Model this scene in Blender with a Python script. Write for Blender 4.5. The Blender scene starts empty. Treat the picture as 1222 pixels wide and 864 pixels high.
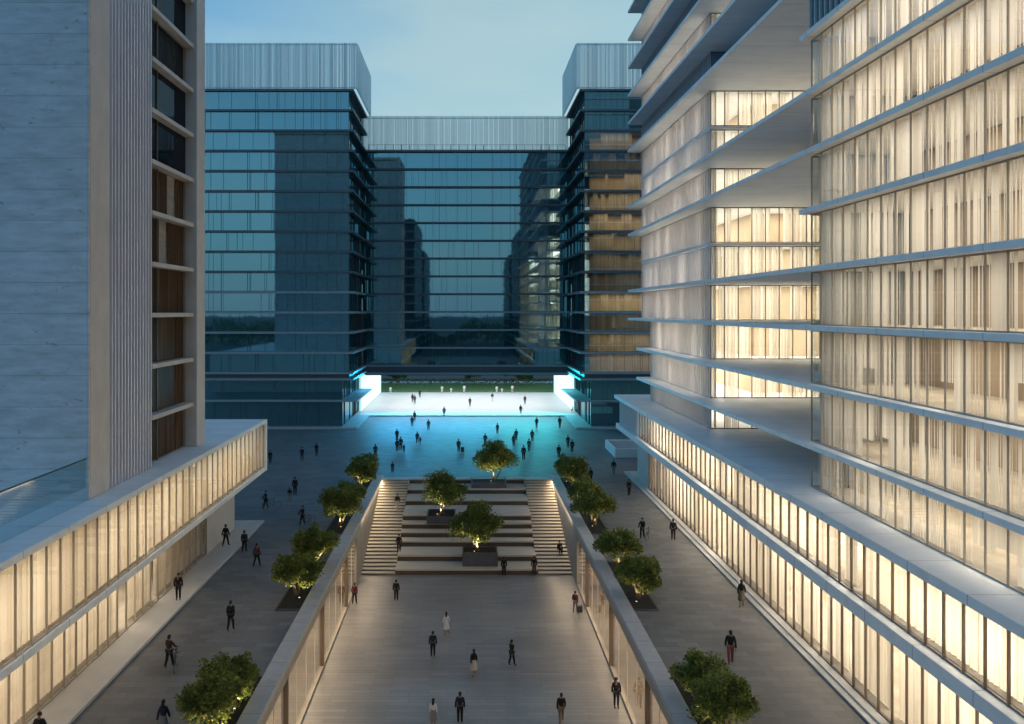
import bpy, bmesh, math, random
from mathutils import Vector, Matrix
random.seed(7)
R = math.radians
SC = bpy.context.scene
COL = SC.collection
F, VX, VY, H = 950.0, 557.0, 371.0, 19.0

# ------------------------------------------------------------------ camera
cam = bpy.data.cameras.new('camera'); camo = bpy.data.objects.new('camera', cam); COL.objects.link(camo)
camo.location = (0, 0, H); camo.rotation_euler = (R(90), 0, 0)
cam.sensor_width = 36; cam.lens = F/1222*36
cam.shift_x = (611-VX)/1222; cam.shift_y = -(432-VY)/1222
cam.clip_start = .2; cam.clip_end = 4000
SC.camera = camo

# ------------------------------------------------------------------ light
SC.view_settings.view_transform = 'Standard'; SC.view_settings.look = 'None'
SC.view_settings.exposure = 1.0; SC.view_settings.gamma = 1
SC.view_settings.use_curve_mapping = False
SUN_EL, SUN_ROT = R(12), R(75)
w = bpy.data.worlds.new('World'); SC.world = w; w.use_nodes = True
nt = w.node_tree; nt.nodes.clear()
out = nt.nodes.new('ShaderNodeOutputWorld'); bg = nt.nodes.new('ShaderNodeBackground')
sky = nt.nodes.new('ShaderNodeTexSky'); sky.sky_type = 'NISHITA'; sky.sun_disc = False
sky.sun_elevation = SUN_EL; sky.sun_rotation = SUN_ROT
sky.air_density = 1.0; sky.dust_density = 0.3; sky.ozone_density = 5.0
tc = nt.nodes.new('ShaderNodeTexCoord')
mp = nt.nodes.new('ShaderNodeMapping'); mp.inputs['Scale'].default_value = (2.2, 2.2, 6.5)
cl = nt.nodes.new('ShaderNodeTexNoise'); cl.inputs['Scale'].default_value = 2.2; cl.inputs['Detail'].default_value = 6
cr = nt.nodes.new('ShaderNodeValToRGB'); cr.color_ramp.elements[0].position = .46; cr.color_ramp.elements[1].position = .68
cr.color_ramp.elements[0].color = (0, 0, 0, 1); cr.color_ramp.elements[1].color = (.2, .2, .2, 1)
tint = nt.nodes.new('ShaderNodeMixRGB'); tint.blend_type = 'MULTIPLY'; tint.inputs[0].default_value = 1
tint.inputs[2].default_value = (.94, 1.03, .83, 1)
cm = nt.nodes.new('ShaderNodeMixRGB'); cm.inputs[2].default_value = (2.0, 2.4, 2.25, 1)
nt.links.new(tc.outputs['Generated'], mp.inputs[0]); nt.links.new(mp.outputs[0], cl.inputs[0])
nt.links.new(cl.outputs[0], cr.inputs[0]); nt.links.new(sky.outputs[0], tint.inputs[1])
nt.links.new(cr.outputs[0], cm.inputs[0])
# after-glow low in the sky over the far end of the street
gd = nt.nodes.new('ShaderNodeVectorMath'); gd.operation = 'DOT_PRODUCT'; gd.inputs[1].default_value = Vector((.25, .96, .12)).normalized()
gm_ = nt.nodes.new('ShaderNodeMapRange'); gm_.interpolation_type = 'SMOOTHSTEP'; gm_.inputs[1].default_value = .76; gm_.inputs[2].default_value = 1.0; gm_.inputs[4].default_value = .72
gx = nt.nodes.new('ShaderNodeMixRGB'); gx.inputs[2].default_value = (1.55, 2.12, 2.05, 1)
nt.links.new(tc.outputs['Generated'], gd.inputs[0]); nt.links.new(gd.outputs['Value'], gm_.inputs[0])
nt.links.new(gm_.outputs[0], gx.inputs[0])
sp = nt.nodes.new('ShaderNodeSeparateXYZ'); hz_ = nt.nodes.new('ShaderNodeMapRange'); hz_.interpolation_type = 'SMOOTHSTEP'
hz_.inputs[1].default_value = -.02; hz_.inputs[2].default_value = .30; hz_.inputs[3].default_value = .85; hz_.inputs[4].default_value = 0
hx = nt.nodes.new('ShaderNodeMixRGB'); hx.inputs[2].default_value = (.75, 1.5, 2.3, 1)
nt.links.new(tc.outputs['Generated'], sp.inputs[0]); nt.links.new(sp.outputs['Z'], hz_.inputs[0]); nt.links.new(hz_.outputs[0], hx.inputs[0])
nt.links.new(tint.outputs[0], hx.inputs[1]); nt.links.new(hx.outputs[0], gx.inputs[1])
nt.links.new(gx.outputs[0], cm.inputs[1]); nt.links.new(cm.outputs[0], bg.inputs[0]); bg.inputs[1].default_value = 0.15
nt.links.new(bg.outputs[0], out.inputs[0])
sl = bpy.data.lights.new('sun', 'SUN'); so = bpy.data.objects.new('sun', sl); COL.objects.link(so)
sl.energy = 0.10; sl.angle = R(25); sl.color = (1, .95, .9)
# sun_rotation is measured clockwise from +Y in Nishita
sd = Vector((math.sin(SUN_ROT)*math.cos(SUN_EL), math.cos(SUN_ROT)*math.cos(SUN_EL), math.sin(SUN_EL)))
so.rotation_euler = sd.to_track_quat('Z', 'Y').to_euler()

cy = SC.cycles
cy.max_bounces = 7; cy.diffuse_bounces = 4; cy.glossy_bounces = 4; cy.transmission_bounces = 3
cy.transparent_max_bounces = 14; cy.caustics_reflective = False; cy.caustics_refractive = False
cy.sample_clamp_indirect = 4; cy.use_denoising = True
try: cy.use_light_tree = True
except Exception: pass

WARM = (1.0, .87, .68)
LAMPS = .56

# ------------------------------------------------------------------ materials
def mat(name, col, rough=.7, metal=0, noise=None, bump=None, spec=.4, coords='Object', tint2=None, emit=None):
    m = bpy.data.materials.new(name); m.use_nodes = True
    n = m.node_tree; b = n.nodes['Principled BSDF']
    b.inputs['Base Color'].default_value = (*col, 1); b.inputs['Roughness'].default_value = rough
    b.inputs['Metallic'].default_value = metal
    b.inputs['Specular IOR Level'].default_value = spec
    if emit: b.inputs['Emission Color'].default_value = (*emit[0], 1); b.inputs['Emission Strength'].default_value = emit[1]
    if noise:
        sc, amt, st = noise
        t = n.nodes.new('ShaderNodeTexCoord'); mpn = n.nodes.new('ShaderNodeMapping'); mpn.inputs['Scale'].default_value = st
        tx = n.nodes.new('ShaderNodeTexNoise'); tx.inputs['Scale'].default_value = sc; tx.inputs['Detail'].default_value = 7
        tx.inputs['Roughness'].default_value = .65
        n.links.new(t.outputs[coords], mpn.inputs[0]); n.links.new(mpn.outputs[0], tx.inputs[0])
        rp = n.nodes.new('ShaderNodeValToRGB'); rp.color_ramp.elements[0].position = .3; rp.color_ramp.elements[1].position = .72
        a = [max(0, c*(1-amt)) for c in col]; c2 = tint2 or [min(1, c*(1+amt)) for c in col]
        rp.color_ramp.elements[0].color = (*a, 1); rp.color_ramp.elements[1].color = (*c2, 1)
        n.links.new(tx.outputs[0], rp.inputs[0]); n.links.new(rp.outputs[0], b.inputs['Base Color'])
        if bump:
            bp = n.nodes.new('ShaderNodeBump'); bp.inputs['Strength'].default_value = bump; bp.inputs['Distance'].default_value = .05
            n.links.new(tx.outputs[0], bp.inputs['Height']); n.links.new(bp.outputs[0], b.inputs['Normal'])
    return m

def pitted(m):
    n = m.node_tree; b = n.nodes['Principled BSDF']; src = b.inputs['Base Color'].links[0].from_socket
    t = n.nodes.new('ShaderNodeTexCoord'); mpn = n.nodes.new('ShaderNodeMapping'); mpn.inputs['Scale'].default_value = (.9, .9, 2.2)
    v = n.nodes.new('ShaderNodeTexNoise'); v.inputs['Scale'].default_value = 1.3; v.inputs['Detail'].default_value = 5; v.inputs['Roughness'].default_value = .75
    r = n.nodes.new('ShaderNodeValToRGB'); r.color_ramp.elements[0].position = .30; r.color_ramp.elements[1].position = .38
    r.color_ramp.elements[0].color = (.5, .5, .5, 1); r.color_ramp.elements[1].color = (1, 1, 1, 1)
    n.links.new(t.outputs['Object'], mpn.inputs[0]); n.links.new(mpn.outputs[0], v.inputs[0]); n.links.new(v.outputs[0], r.inputs[0])
    # casting joints between pours
    br = n.nodes.new('ShaderNodeTexBrick'); br.inputs['Scale'].default_value = 1; br.inputs['Brick Width'].default_value = 4.8; br.inputs['Row Height'].default_value = 1.61
    br.offset = 0; br.inputs['Mortar Size'].default_value = .012; br.inputs['Color1'].default_value = (1, 1, 1, 1); br.inputs['Color2'].default_value = (.93, .93, .93, 1); br.inputs['Mortar'].default_value = (.5, .5, .5, 1)
    sx = n.nodes.new('ShaderNodeSeparateXYZ'); cx = n.nodes.new('ShaderNodeCombineXYZ')
    n.links.new(t.outputs['Object'], sx.inputs[0]); n.links.new(sx.outputs[0], cx.inputs[0]); n.links.new(sx.outputs[2], cx.inputs[1]); n.links.new(cx.outputs[0], br.inputs[0])
    m1 = n.nodes.new('ShaderNodeMixRGB'); m1.blend_type = 'MULTIPLY'; m1.inputs[0].default_value = 1
    m2 = n.nodes.new('ShaderNodeMixRGB'); m2.blend_type = 'MULTIPLY'; m2.inputs[0].default_value = 1
    n.links.new(src, m1.inputs[1]); n.links.new(r.outputs[0], m1.inputs[2]); n.links.new(m1.outputs[0], m2.inputs[1]); n.links.new(br.outputs[0], m2.inputs[2])
    n.links.new(m2.outputs[0], b.inputs['Base Color'])

def joints(m, step):
    """thin open joints across a long precast slab, every step metres along it, with a little run-off staining"""
    n = m.node_tree; b = n.nodes['Principled BSDF']; src = b.inputs['Base Color'].links[0].from_socket
    t = n.nodes.new('ShaderNodeTexCoord'); sx = n.nodes.new('ShaderNodeSeparateXYZ'); n.links.new(t.outputs['Object'], sx.inputs[0])
    dv = n.nodes.new('ShaderNodeMath'); dv.operation = 'DIVIDE'; dv.inputs[1].default_value = step; n.links.new(sx.outputs[1], dv.inputs[0])
    fr = n.nodes.new('ShaderNodeMath'); fr.operation = 'FRACT'; n.links.new(dv.outputs[0], fr.inputs[0])
    gt = n.nodes.new('ShaderNodeMath'); gt.operation = 'GREATER_THAN'; gt.inputs[1].default_value = .035/step; n.links.new(fr.outputs[0], gt.inputs[0])
    mr = n.nodes.new('ShaderNodeMapRange'); mr.inputs[3].default_value = .42; n.links.new(gt.outputs[0], mr.inputs[0])
    nz = n.nodes.new('ShaderNodeTexNoise'); nz.inputs['Scale'].default_value = .9; nz.inputs['Detail'].default_value = 6
    mpn = n.nodes.new('ShaderNodeMapping'); mpn.inputs['Scale'].default_value = (.4, 1.4, .4); n.links.new(t.outputs['Object'], mpn.inputs[0]); n.links.new(mpn.outputs[0], nz.inputs[0])
    nr = n.nodes.new('ShaderNodeMapRange'); nr.inputs[1].default_value = .3; nr.inputs[2].default_value = .6; nr.inputs[3].default_value = .93; n.links.new(nz.outputs[0], nr.inputs[0])
    ml = n.nodes.new('ShaderNodeMath'); ml.operation = 'MULTIPLY'; n.links.new(mr.outputs[0], ml.inputs[0]); n.links.new(nr.outputs[0], ml.inputs[1])
    m1 = n.nodes.new('ShaderNodeMixRGB'); m1.blend_type = 'MULTIPLY'; m1.inputs[0].default_value = 1
    n.links.new(src, m1.inputs[1]); n.links.new(ml.outputs[0], m1.inputs[2]); n.links.new(m1.outputs[0], b.inputs['Base Color'])

def paving(name, col, bw, bh, rough, amt=.18, mortar=.012, rot=0, blot=.25, spec=.5):
    m = bpy.data.materials.new(name); m.use_nodes = True
    n = m.node_tree; b = n.nodes['Principled BSDF']
    t = n.nodes.new('ShaderNodeTexCoord'); mpn = n.nodes.new('ShaderNodeMapping'); mpn.inputs['Rotation'].default_value = (0, 0, rot)
    br = n.nodes.new('ShaderNodeTexBrick'); br.inputs['Scale'].default_value = 1
    br.inputs['Brick Width'].default_value = bw; br.inputs['Row Height'].default_value = bh
    br.inputs['Mortar Size'].default_value = mortar; br.inputs['Mortar Smooth'].default_value = .3
    br.inputs['Color1'].default_value = (*[c*(1-amt) for c in col], 1); br.inputs['Color2'].default_value = (*[c*(1+amt) for c in col], 1)
    br.inputs['Mortar'].default_value = (*[c*.55 for c in col], 1)
    n.links.new(t.outputs['Object'], mpn.inputs[0]); n.links.new(mpn.outputs[0], br.inputs[0])
    nz = n.nodes.new('ShaderNodeTexNoise'); nz.inputs['Scale'].default_value = .22; nz.inputs['Detail'].default_value = 8
    nz.inputs['Roughness'].default_value = .7
    n.links.new(t.outputs['Object'], nz.inputs[0])
    rp = n.nodes.new('ShaderNodeValToRGB'); rp.color_ramp.elements[0].position = .3; rp.color_ramp.elements[1].position = .7
    rp.color_ramp.elements[0].color = (1-blot, 1-blot, 1-blot, 1); rp.color_ramp.elements[1].color = (1, 1, 1, 1)
    n.links.new(nz.outputs[0], rp.inputs[0])
    mx = n.nodes.new('ShaderNodeMixRGB'); mx.blend_type = 'MULTIPLY'; mx.inputs[0].default_value = 1
    n.links.new(br.outputs[0], mx.inputs[1]); n.links.new(rp.outputs[0], mx.inputs[2]); n.links.new(mx.outputs[0], b.inputs['Base Color'])
    mr = n.nodes.new('ShaderNodeMapRange'); mr.inputs[3].default_value = rough-.1; mr.inputs[4].default_value = rough+.18
    n.links.new(nz.outputs[0], mr.inputs[0]); n.links.new(mr.outputs[0], b.inputs['Roughness'])
    b.inputs['Specular IOR Level'].default_value = spec
    return m

def glass(name, tintc, gcol, base, rough=0.0, dark=None, wav=0, top=1):
    """thin pane: reflects a share, lets the rest through (or shows a dark room when dark is set)"""
    m = bpy.data.materials.new(name); m.use_nodes = True
    n = m.node_tree; n.nodes.clear()
    o = n.nodes.new('ShaderNodeOutputMaterial'); mx = n.nodes.new('ShaderNodeMixShader')
    g = n.nodes.new('ShaderNodeBsdfGlossy'); g.inputs['Color'].default_value = (*gcol, 1); g.inputs['Roughness'].default_value = rough
    if dark:
        t = n.nodes.new('ShaderNodeBsdfDiffuse'); t.inputs['Color'].default_value = (*dark, 1)
    else:
        t = n.nodes.new('ShaderNodeBsdfTransparent'); t.inputs['Color'].default_value = (*tintc, 1)
    lw = n.nodes.new('ShaderNodeLayerWeight'); lw.inputs['Blend'].default_value = .5
    pw = n.nodes.new('ShaderNodeMath'); pw.operation = 'POWER'; pw.inputs[1].default_value = 4
    mr = n.nodes.new('ShaderNodeMapRange'); mr.inputs[3].default_value = base; mr.inputs[4].default_value = top
    n.links.new(lw.outputs['Facing'], pw.inputs[0]); n.links.new(pw.outputs[0], mr.inputs[0])
    n.links.new(mr.outputs[0], mx.inputs[0]); n.links.new(t.outputs[0], mx.inputs[1]); n.links.new(g.outputs[0], mx.inputs[2])
    n.links.new(mx.outputs[0], o.inputs[0])
    if wav:
        tcn = n.nodes.new('ShaderNodeTexCoord'); nz = n.nodes.new('ShaderNodeTexNoise'); nz.inputs['Scale'].default_value = .5
        bp = n.nodes.new('ShaderNodeBump'); bp.inputs['Strength'].default_value = wav; bp.inputs['Distance'].default_value = .02
        n.links.new(tcn.outputs['Object'], nz.inputs[0]); n.links.new(nz.outputs[0], bp.inputs['Height']); n.links.new(bp.outputs[0], g.inputs['Normal'])
    return m

def sheer(name, col, transp, lo=.55):
    m = bpy.data.materials.new(name); m.use_nodes = True
    n = m.node_tree; n.nodes.clear()
    o = n.nodes.new('ShaderNodeOutputMaterial'); mx = n.nodes.new('ShaderNodeMixShader'); mx2 = n.nodes.new('ShaderNodeMixShader')
    tr = n.nodes.new('ShaderNodeBsdfTransparent'); tl = n.nodes.new('ShaderNodeBsdfTranslucent'); df = n.nodes.new('ShaderNodeBsdfDiffuse')
    ri = n.nodes.new('ShaderNodeNewGeometry'); hs = n.nodes.new('ShaderNodeMapRange'); hs.inputs[3].default_value = lo; hs.inputs[4].default_value = 1.0
    cc = n.nodes.new('ShaderNodeMixRGB'); cc.blend_type = 'MULTIPLY'; cc.inputs[0].default_value = 1; cc.inputs[1].default_value = (*col, 1)
    n.links.new(ri.outputs['Random Per Island'], hs.inputs[0]); n.links.new(hs.outputs[0], cc.inputs[2])
    n.links.new(cc.outputs[0], tl.inputs[0]); n.links.new(cc.outputs[0], df.inputs[0])
    mx2.inputs[0].default_value = .6
    n.links.new(df.outputs[0], mx2.inputs[1]); n.links.new(tl.outputs[0], mx2.inputs[2])
    mx.inputs[0].default_value = 1-transp
    n.links.new(tr.outputs[0], mx.inputs[1]); n.links.new(mx2.outputs[0], mx.inputs[2]); n.links.new(mx.outputs[0], o.inputs[0])
    return m

def emitm(name, col, s):
    m = bpy.data.materials.new(name); m.use_nodes = True
    n = m.node_tree; n.nodes.clear()
    o = n.nodes.new('ShaderNodeOutputMaterial'); e = n.nodes.new('ShaderNodeEmission')
    e.inputs[0].default_value = (*col, 1); e.inputs[1].default_value = s; n.links.new(e.outputs[0], o.inputs[0])
    return m

def leafmat(name, a, b_):
    m = bpy.data.materials.new(name); m.use_nodes = True
    n = m.node_tree; b = n.nodes['Principled BSDF']
    ri = n.nodes.new('ShaderNodeNewGeometry'); t = n.nodes.new('ShaderNodeTexCoord')
    nz = n.nodes.new('ShaderNodeTexNoise'); nz.inputs['Scale'].default_value = 1.6
    ad = n.nodes.new('ShaderNodeMath'); ad.operation = 'ADD'; ml = n.nodes.new('ShaderNodeMath'); ml.operation = 'MULTIPLY'; ml.inputs[1].default_value = .5
    n.links.new(t.outputs['Object'], nz.inputs[0]); n.links.new(ri.outputs['Random Per Island'], ad.inputs[0]); n.links.new(nz.outputs[0], ad.inputs[1]); n.links.new(ad.outputs[0], ml.inputs[0])
    rp = n.nodes.new('ShaderNodeValToRGB'); rp.color_ramp.elements[0].position = .2; rp.color_ramp.elements[1].position = .8
    rp.color_ramp.elements[0].color = (*a, 1); rp.color_ramp.elements[1].color = (*b_, 1)
    n.links.new(ml.outputs[0], rp.inputs[0]); n.links.new(rp.outputs[0], b.inputs['Base Color'])
    b.inputs['Roughness'].default_value = .55; b.inputs['Specular IOR Level'].default_value = .3
    tl = n.nodes.new('ShaderNodeBsdfTranslucent'); n.links.new(rp.outputs[0], tl.inputs[0])
    mx = n.nodes.new('ShaderNodeMixShader'); mx.inputs[0].default_value = .35
    n.links.new(b.outputs[0], mx.inputs[1]); n.links.new(tl.outputs[0], mx.inputs[2]); n.links.new(mx.outputs[0], n.nodes['Material Output'].inputs[0])
    return m

M = {}
M['concrete'] = mat('board concrete', (.57, .585, .615), .8, noise=(1.1, .2, (.5, .5, 2.2)), bump=.18)
pitted(M['concrete'])
M['stone'] = mat('pale stone', (.58, .545, .515), .7, noise=(1.2, .1, (1, 1, .6)), bump=.15)
M['fin'] = mat('grey fin metal', (.70, .68, .72), .5, noise=(.8, .06, (1, 1, 1)))
M['slab'] = mat('white slab', (.83, .85, .87), .55, noise=(.35, .06, (1, 1, 1)), bump=.05)
joints(M['slab'], 3.75)
M['soffit'] = mat('pale slab', (.60, .58, .55), .6, noise=(.35, .06, (1, 1, 1)))
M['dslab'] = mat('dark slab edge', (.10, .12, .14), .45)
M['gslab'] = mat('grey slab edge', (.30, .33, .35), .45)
M['mull'] = mat('dark mullion', (.05, .05, .055), .4)
M['mullb'] = mat('blue grey mullion', (.07, .10, .12), .4)
M['mullw'] = mat('pale fin', (.55, .55, .56), .4)
M['bronze'] = mat('bronze mullion', (.19, .145, .11), .4, metal=.3)
M['bronzel'] = mat('pale bronze mullion', (.46, .39, .31), .45)
M['coping'] = mat('coping stone', (.42, .42, .43), .6, noise=(1.5, .12, (1, 1, 1)), bump=.1)
joints(M['coping'], 2.7)
M['wallstone'] = mat('wall stone', (.36, .33, .29), .7, noise=(1.2, .14, (1, 1, 1)), bump=.1)
M['inner'] = mat('room wall', (.50, .41, .30), .8, noise=(.25, .22, (1, 1, .6)))
M['rfloor'] = mat('room carpet', (.32, .28, .23), .85, noise=(.6, .3, (1, 1, 1)))
M['courtroom'] = mat('shop wall', (.17, .145, .115), .8, noise=(.5, .4, (1, 1, .25)))
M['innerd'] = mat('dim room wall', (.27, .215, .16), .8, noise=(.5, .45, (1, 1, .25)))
M['innerw'] = mat('room floor', (.55, .48, .40), .7)
M['paving'] = paving('plaza paving', (.172, .174, .182), 1.2, .6, .50, blot=.38)
M['court'] = paving('court paving', (.275, .275, .278), 2.4, .4, .34, amt=.10, blot=.3)
M['plinth'] = mat('plinth stone', (.55, .53, .51), .6, noise=(.8, .08, (1, 1, 1)))
M['passage'] = paving('passage paving', (.62, .62, .62), 1.8, .9, .4, amt=.05, blot=.08)
M['asphalt'] = mat('asphalt', (.055, .056, .06), .8, noise=(.6, .3, (1, 1, 1)))
M['ground'] = mat('ground', (.10, .105, .11), .9, noise=(.02, .3, (1, 1, 1)))
M['grass'] = mat('lawn grass', (.12, .22, .05), .9, noise=(1.3, .45, (1, 1, 1)), bump=.4)
M['soil'] = mat('planter soil', (.018, .017, .016), .95, noise=(4, .5, (1, 1, 1)), bump=.5)
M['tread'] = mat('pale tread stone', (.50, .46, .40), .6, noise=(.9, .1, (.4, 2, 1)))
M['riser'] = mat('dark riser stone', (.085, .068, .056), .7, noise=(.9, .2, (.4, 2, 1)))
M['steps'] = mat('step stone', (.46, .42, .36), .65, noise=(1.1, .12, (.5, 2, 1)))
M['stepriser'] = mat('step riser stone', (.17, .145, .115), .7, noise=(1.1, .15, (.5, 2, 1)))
M['planter'] = mat('planter concrete', (.095, .098, .115), .7, noise=(1.5, .15, (1, 1, 1)))
M['bark'] = mat('bark', (.24, .18, .12), .85, noise=(6, .4, (1, 1, .3)), bump=.6)
M['leaf'] = leafmat('leaves', (.055, .085, .018), (.23, .265, .06))
M['leafd'] = leafmat('far leaves', (.05, .10, .025), (.10, .17, .05))
M['crown'] = sheer('crown louvre', (.88, .94, .94), .26, .85)
M['crownb'] = mat('crown backing', (.70, .78, .80), .5)
M['brownc'] = mat('brown curtain', (.15, .10, .065), .8, noise=(3, .35, (1, 1, .03)))
M['darkc'] = mat('dark blind', (.035, .033, .036), .8, noise=(3, .5, (1, 1, .03)))
M['whitewall'] = mat('white wall', (.74, .76, .76), .55)
M['clear'] = glass('clear glass', (.94, .95, .93), (.9, .95, 1), .07)
M['sheerglass'] = glass('balustrade glass', (.84, .92, .94), (.9, .97, 1), .05)
M['warmglass'] = glass('court glass', (.66, .61, .54), (.9, .95, 1), .13)
M['mirror'] = glass('mirror glass', None, (.42, .65, .70), .41, dark=(.03, .082, .095), rough=.025, wav=.09)
M['mirrorlit'] = glass('tinted glass', (.60, .66, .62), (.42, .62, .72), .40)
M['darkglass'] = glass('dark glass', None, (.28, .34, .40), .10, dark=(.02, .02, .024), top=.5)
M['slotglass'] = glass('slot window glass', (.8, .76, .7), (.5, .6, .7), .02, rough=.3, top=.05)
M['skyglass'] = glass('blue glass', None, (.55, .75, .9), .5, dark=(.02, .05, .08))
M['curtain'] = sheer('sheer curtain', (.88, .84, .77), .16, .68)
M['slat'] = sheer('pale slat', (.90, .86, .80), .08, .74)
M['curtainb'] = sheer('beige curtain', (.82, .74, .63), .07, .82)
M['lamp'] = emitm('warm lamp', (1, .72, .42), 1.2)
M['lampw'] = emitm('cool lamp', (.90, .97, 1.0), 1.0)
M['lightwall'] = mat('luminous wall panel', (.74, .78, .78), .5, emit=((.58, .97, 1.0), .36))
M['tyre'] = mat('tyre rubber', (.02, .02, .02), .8)
M['frame'] = mat('bicycle paint', (.05, .06, .08), .35)
M['case'] = mat('suitcase shell', (.035, .033, .035), .4)
for k, c in dict(black=(.010, .010, .012), navy=(.012, .018, .034), charcoal=(.026, .026, .03), brown=(.06, .035, .022), white=(.62, .62, .62),
                 maroon=(.10, .025, .03), red=(.22, .05, .05), jeans=(.03, .04, .07), khaki=(.16, .13, .09), grey=(.2, .2, .21), cream=(.45, .42, .36)).items():
    M['c_'+k] = mat(k+' cloth', c, .85)
M['skin'] = mat('skin', (.26, .155, .11), .6)
M['hairb'] = mat('dark hair', (.012, .01, .009), .6)
M['shoe'] = mat('shoe leather', (.015, .014, .014), .5)

# ------------------------------------------------------------------ helpers
class MB:
    def __init__(s): s.v = []; s.f = []
    def quad(s, a, b, c, d):
        i = len(s.v); s.v += [tuple(a), tuple(b), tuple(c), tuple(d)]; s.f.append((i, i+1, i+2, i+3)); return s
    def box(s, x0, x1, y0, y1, z0, z1, bev=0):
        if x0 > x1: x0, x1 = x1, x0
        if y0 > y1: y0, y1 = y1, y0
        i = len(s.v)
        s.v += [(x0,y0,z0),(x1,y0,z0),(x1,y1,z0),(x0,y1,z0),(x0,y0,z1),(x1,y0,z1),(x1,y1,z1),(x0,y1,z1)]
        s.f += [tuple(i+k for k in q) for q in ((0,3,2,1),(4,5,6,7),(0,1,5,4),(1,2,6,5),(2,3,7,6),(3,0,4,7))]
        return s
    def tube(s, pts, rad, n=8, cap=True):
        pts = [Vector(p) for p in pts]
        if not hasattr(rad, '__len__'): rad = [rad]*len(pts)
        i0 = len(s.v)
        for k, p in enumerate(pts):
            d = (pts[min(k+1, len(pts)-1)]-pts[max(k-1, 0)]).normalized()
            u = d.orthogonal().normalized(); 
            ref = Vector((1,0,0)) if abs(d.x) < .9 else Vector((0,1,0))
            u = (ref - d*ref.dot(d)).normalized(); v = d.cross(u)
            for j in range(n):
                a = 2*math.pi*j/n; s.v.append(tuple(p+(u*math.cos(a)+v*math.sin(a))*rad[k]))
        for k in range(len(pts)-1):
            for j in range(n):
                a = i0+k*n+j; b = i0+k*n+(j+1) % n; s.f.append((a, b, b+n, a+n))
        if cap:
            s.f.append(tuple(i0+j for j in range(n))[::-1]); s.f.append(tuple(i0+(len(pts)-1)*n+j for j in range(n)))
        return s
    def ball(s, c, r, nu=8, nv=6):
        if not hasattr(r, '__len__'): r = (r, r, r)
        i0 = len(s.v)
        for a in range(nv+1):
            t = math.pi*a/nv
            for b in range(nu):
                p = 2*math.pi*b/nu
                s.v.append((c[0]+r[0]*math.sin(t)*math.cos(p), c[1]+r[1]*math.sin(t)*math.sin(p), c[2]+r[2]*math.cos(t)))
        for a in range(nv):
            for b in range(nu):
                q = i0+a*nu+b; q2 = i0+a*nu+(b+1) % nu; s.f.append((q, q2, q2+nu, q+nu))
        return s
    def mesh(s, name, org=(0,0,0), smooth=False):
        me = bpy.data.meshes.new(name)
        me.from_pydata([(x-org[0], y-org[1], z-org[2]) for x, y, z in s.v], [], s.f)
        if smooth: me.polygons.foreach_set('use_smooth', [True]*len(me.polygons))
        me.update(); return me
    def build(s, name, m, parent=None, smooth=False, loc=None, bev=0):
        org = base(parent) if parent else (loc or (0,0,0))
        me = s.mesh(name, org, smooth); me.materials.append(m)
        o = bpy.data.objects.new(name, me); COL.objects.link(o)
        if parent: o.parent = parent
        else: o.location = org
        if bev:
            b = o.modifiers.new('edge', 'BEVEL'); b.width = bev; b.segments = 2; b.limit_method = 'ANGLE'
        return o
def base(o):
    while o.parent: o = o.parent
    return tuple(o.location)
def box(*a): return MB().box(*a)
def tag(o, label, cat, group=None):
    o['label'] = label; o['category'] = cat
    if group: o['group'] = group
    return o
def thing(name, label, cat, loc=(0,0,0), group=None, rz=0):
    o = bpy.data.objects.new(name, None); COL.objects.link(o); o.location = loc; o.rotation_euler = (0, 0, rz); o.empty_display_size = .3
    return tag(o, label, cat, group)
def struct(o): o['kind'] = 'structure'; return o
def area(parent, c, sx, sy, power, col=WARM, rot=(0,0,0), spread=None):
    l = bpy.data.lights.new('room_lamp', 'AREA'); l.shape = 'RECTANGLE'; l.size = sx; l.size_y = sy; l.energy = power*(LAMPS if col[0] > .5 else 1); l.color = col
    if spread: l.spread = spread
    o = bpy.data.objects.new('room_lamp', l); COL.objects.link(o); b = base(parent)
    o.location = (c[0]-b[0], c[1]-b[1], c[2]-b[2]); o.rotation_euler = rot; o.parent = parent
    return o
def copy_tree(src, loc=None, rz=None, parent=None):
    c = src.copy(); COL.objects.link(c); c.parent = parent
    for ch in list(src.children): copy_tree(ch, parent=c)
    if loc is not None: c.location = loc
    if rz is not None: c.rotation_euler = (0, 0, rz)
    return c
def px(x, y, z=0.0):
    d = F*(H-z)/(y-VY); return Vector(((x-VX)*d/F, d, z))

def pleats(parent, axis, fixed, a0, a1, z0, z1, m, pitch=.16, amp=.05, gap=0, mod=1.25, partial=0, name='curtain'):
    """hanging cloth with real folds; some modules are left open"""
    mb = MB(); n = max(1, round((a1-a0)/mod)); st = (a1-a0)/n
    for k in range(n):
        if random.random() < gap: continue
        s0 = a0+k*st+.03; s1 = s0+st-.06
        if random.random() < partial:
            if random.random() < .5: s1 = s0+(s1-s0)*random.uniform(.35, .7)
            else: s0 = s1-(s1-s0)*random.uniform(.35, .7)
        a_ = s0
        while a_ < s1-.02:                       # every fold is a strip of its own, so folds differ in tone
            wd_ = min(s1-a_, pitch*random.uniform(.45, 1.15)); i = len(mb.v)
            for q in range(3):
                off = fixed+(amp if q == 1 else -amp)*random.uniform(.6, 1.2); p = (off, a_+wd_*q/2) if axis == 'y' else (a_+wd_*q/2, off)
                mb.v += [(*p, z0), (*p, z1)]
            mb.f += [(i, i+2, i+3, i+1), (i+2, i+4, i+5, i+3)]
            a_ += wd_+(.05 if random.random() < .12 else 0)
    if mb.f: return mb.build(name, m, parent)

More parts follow.
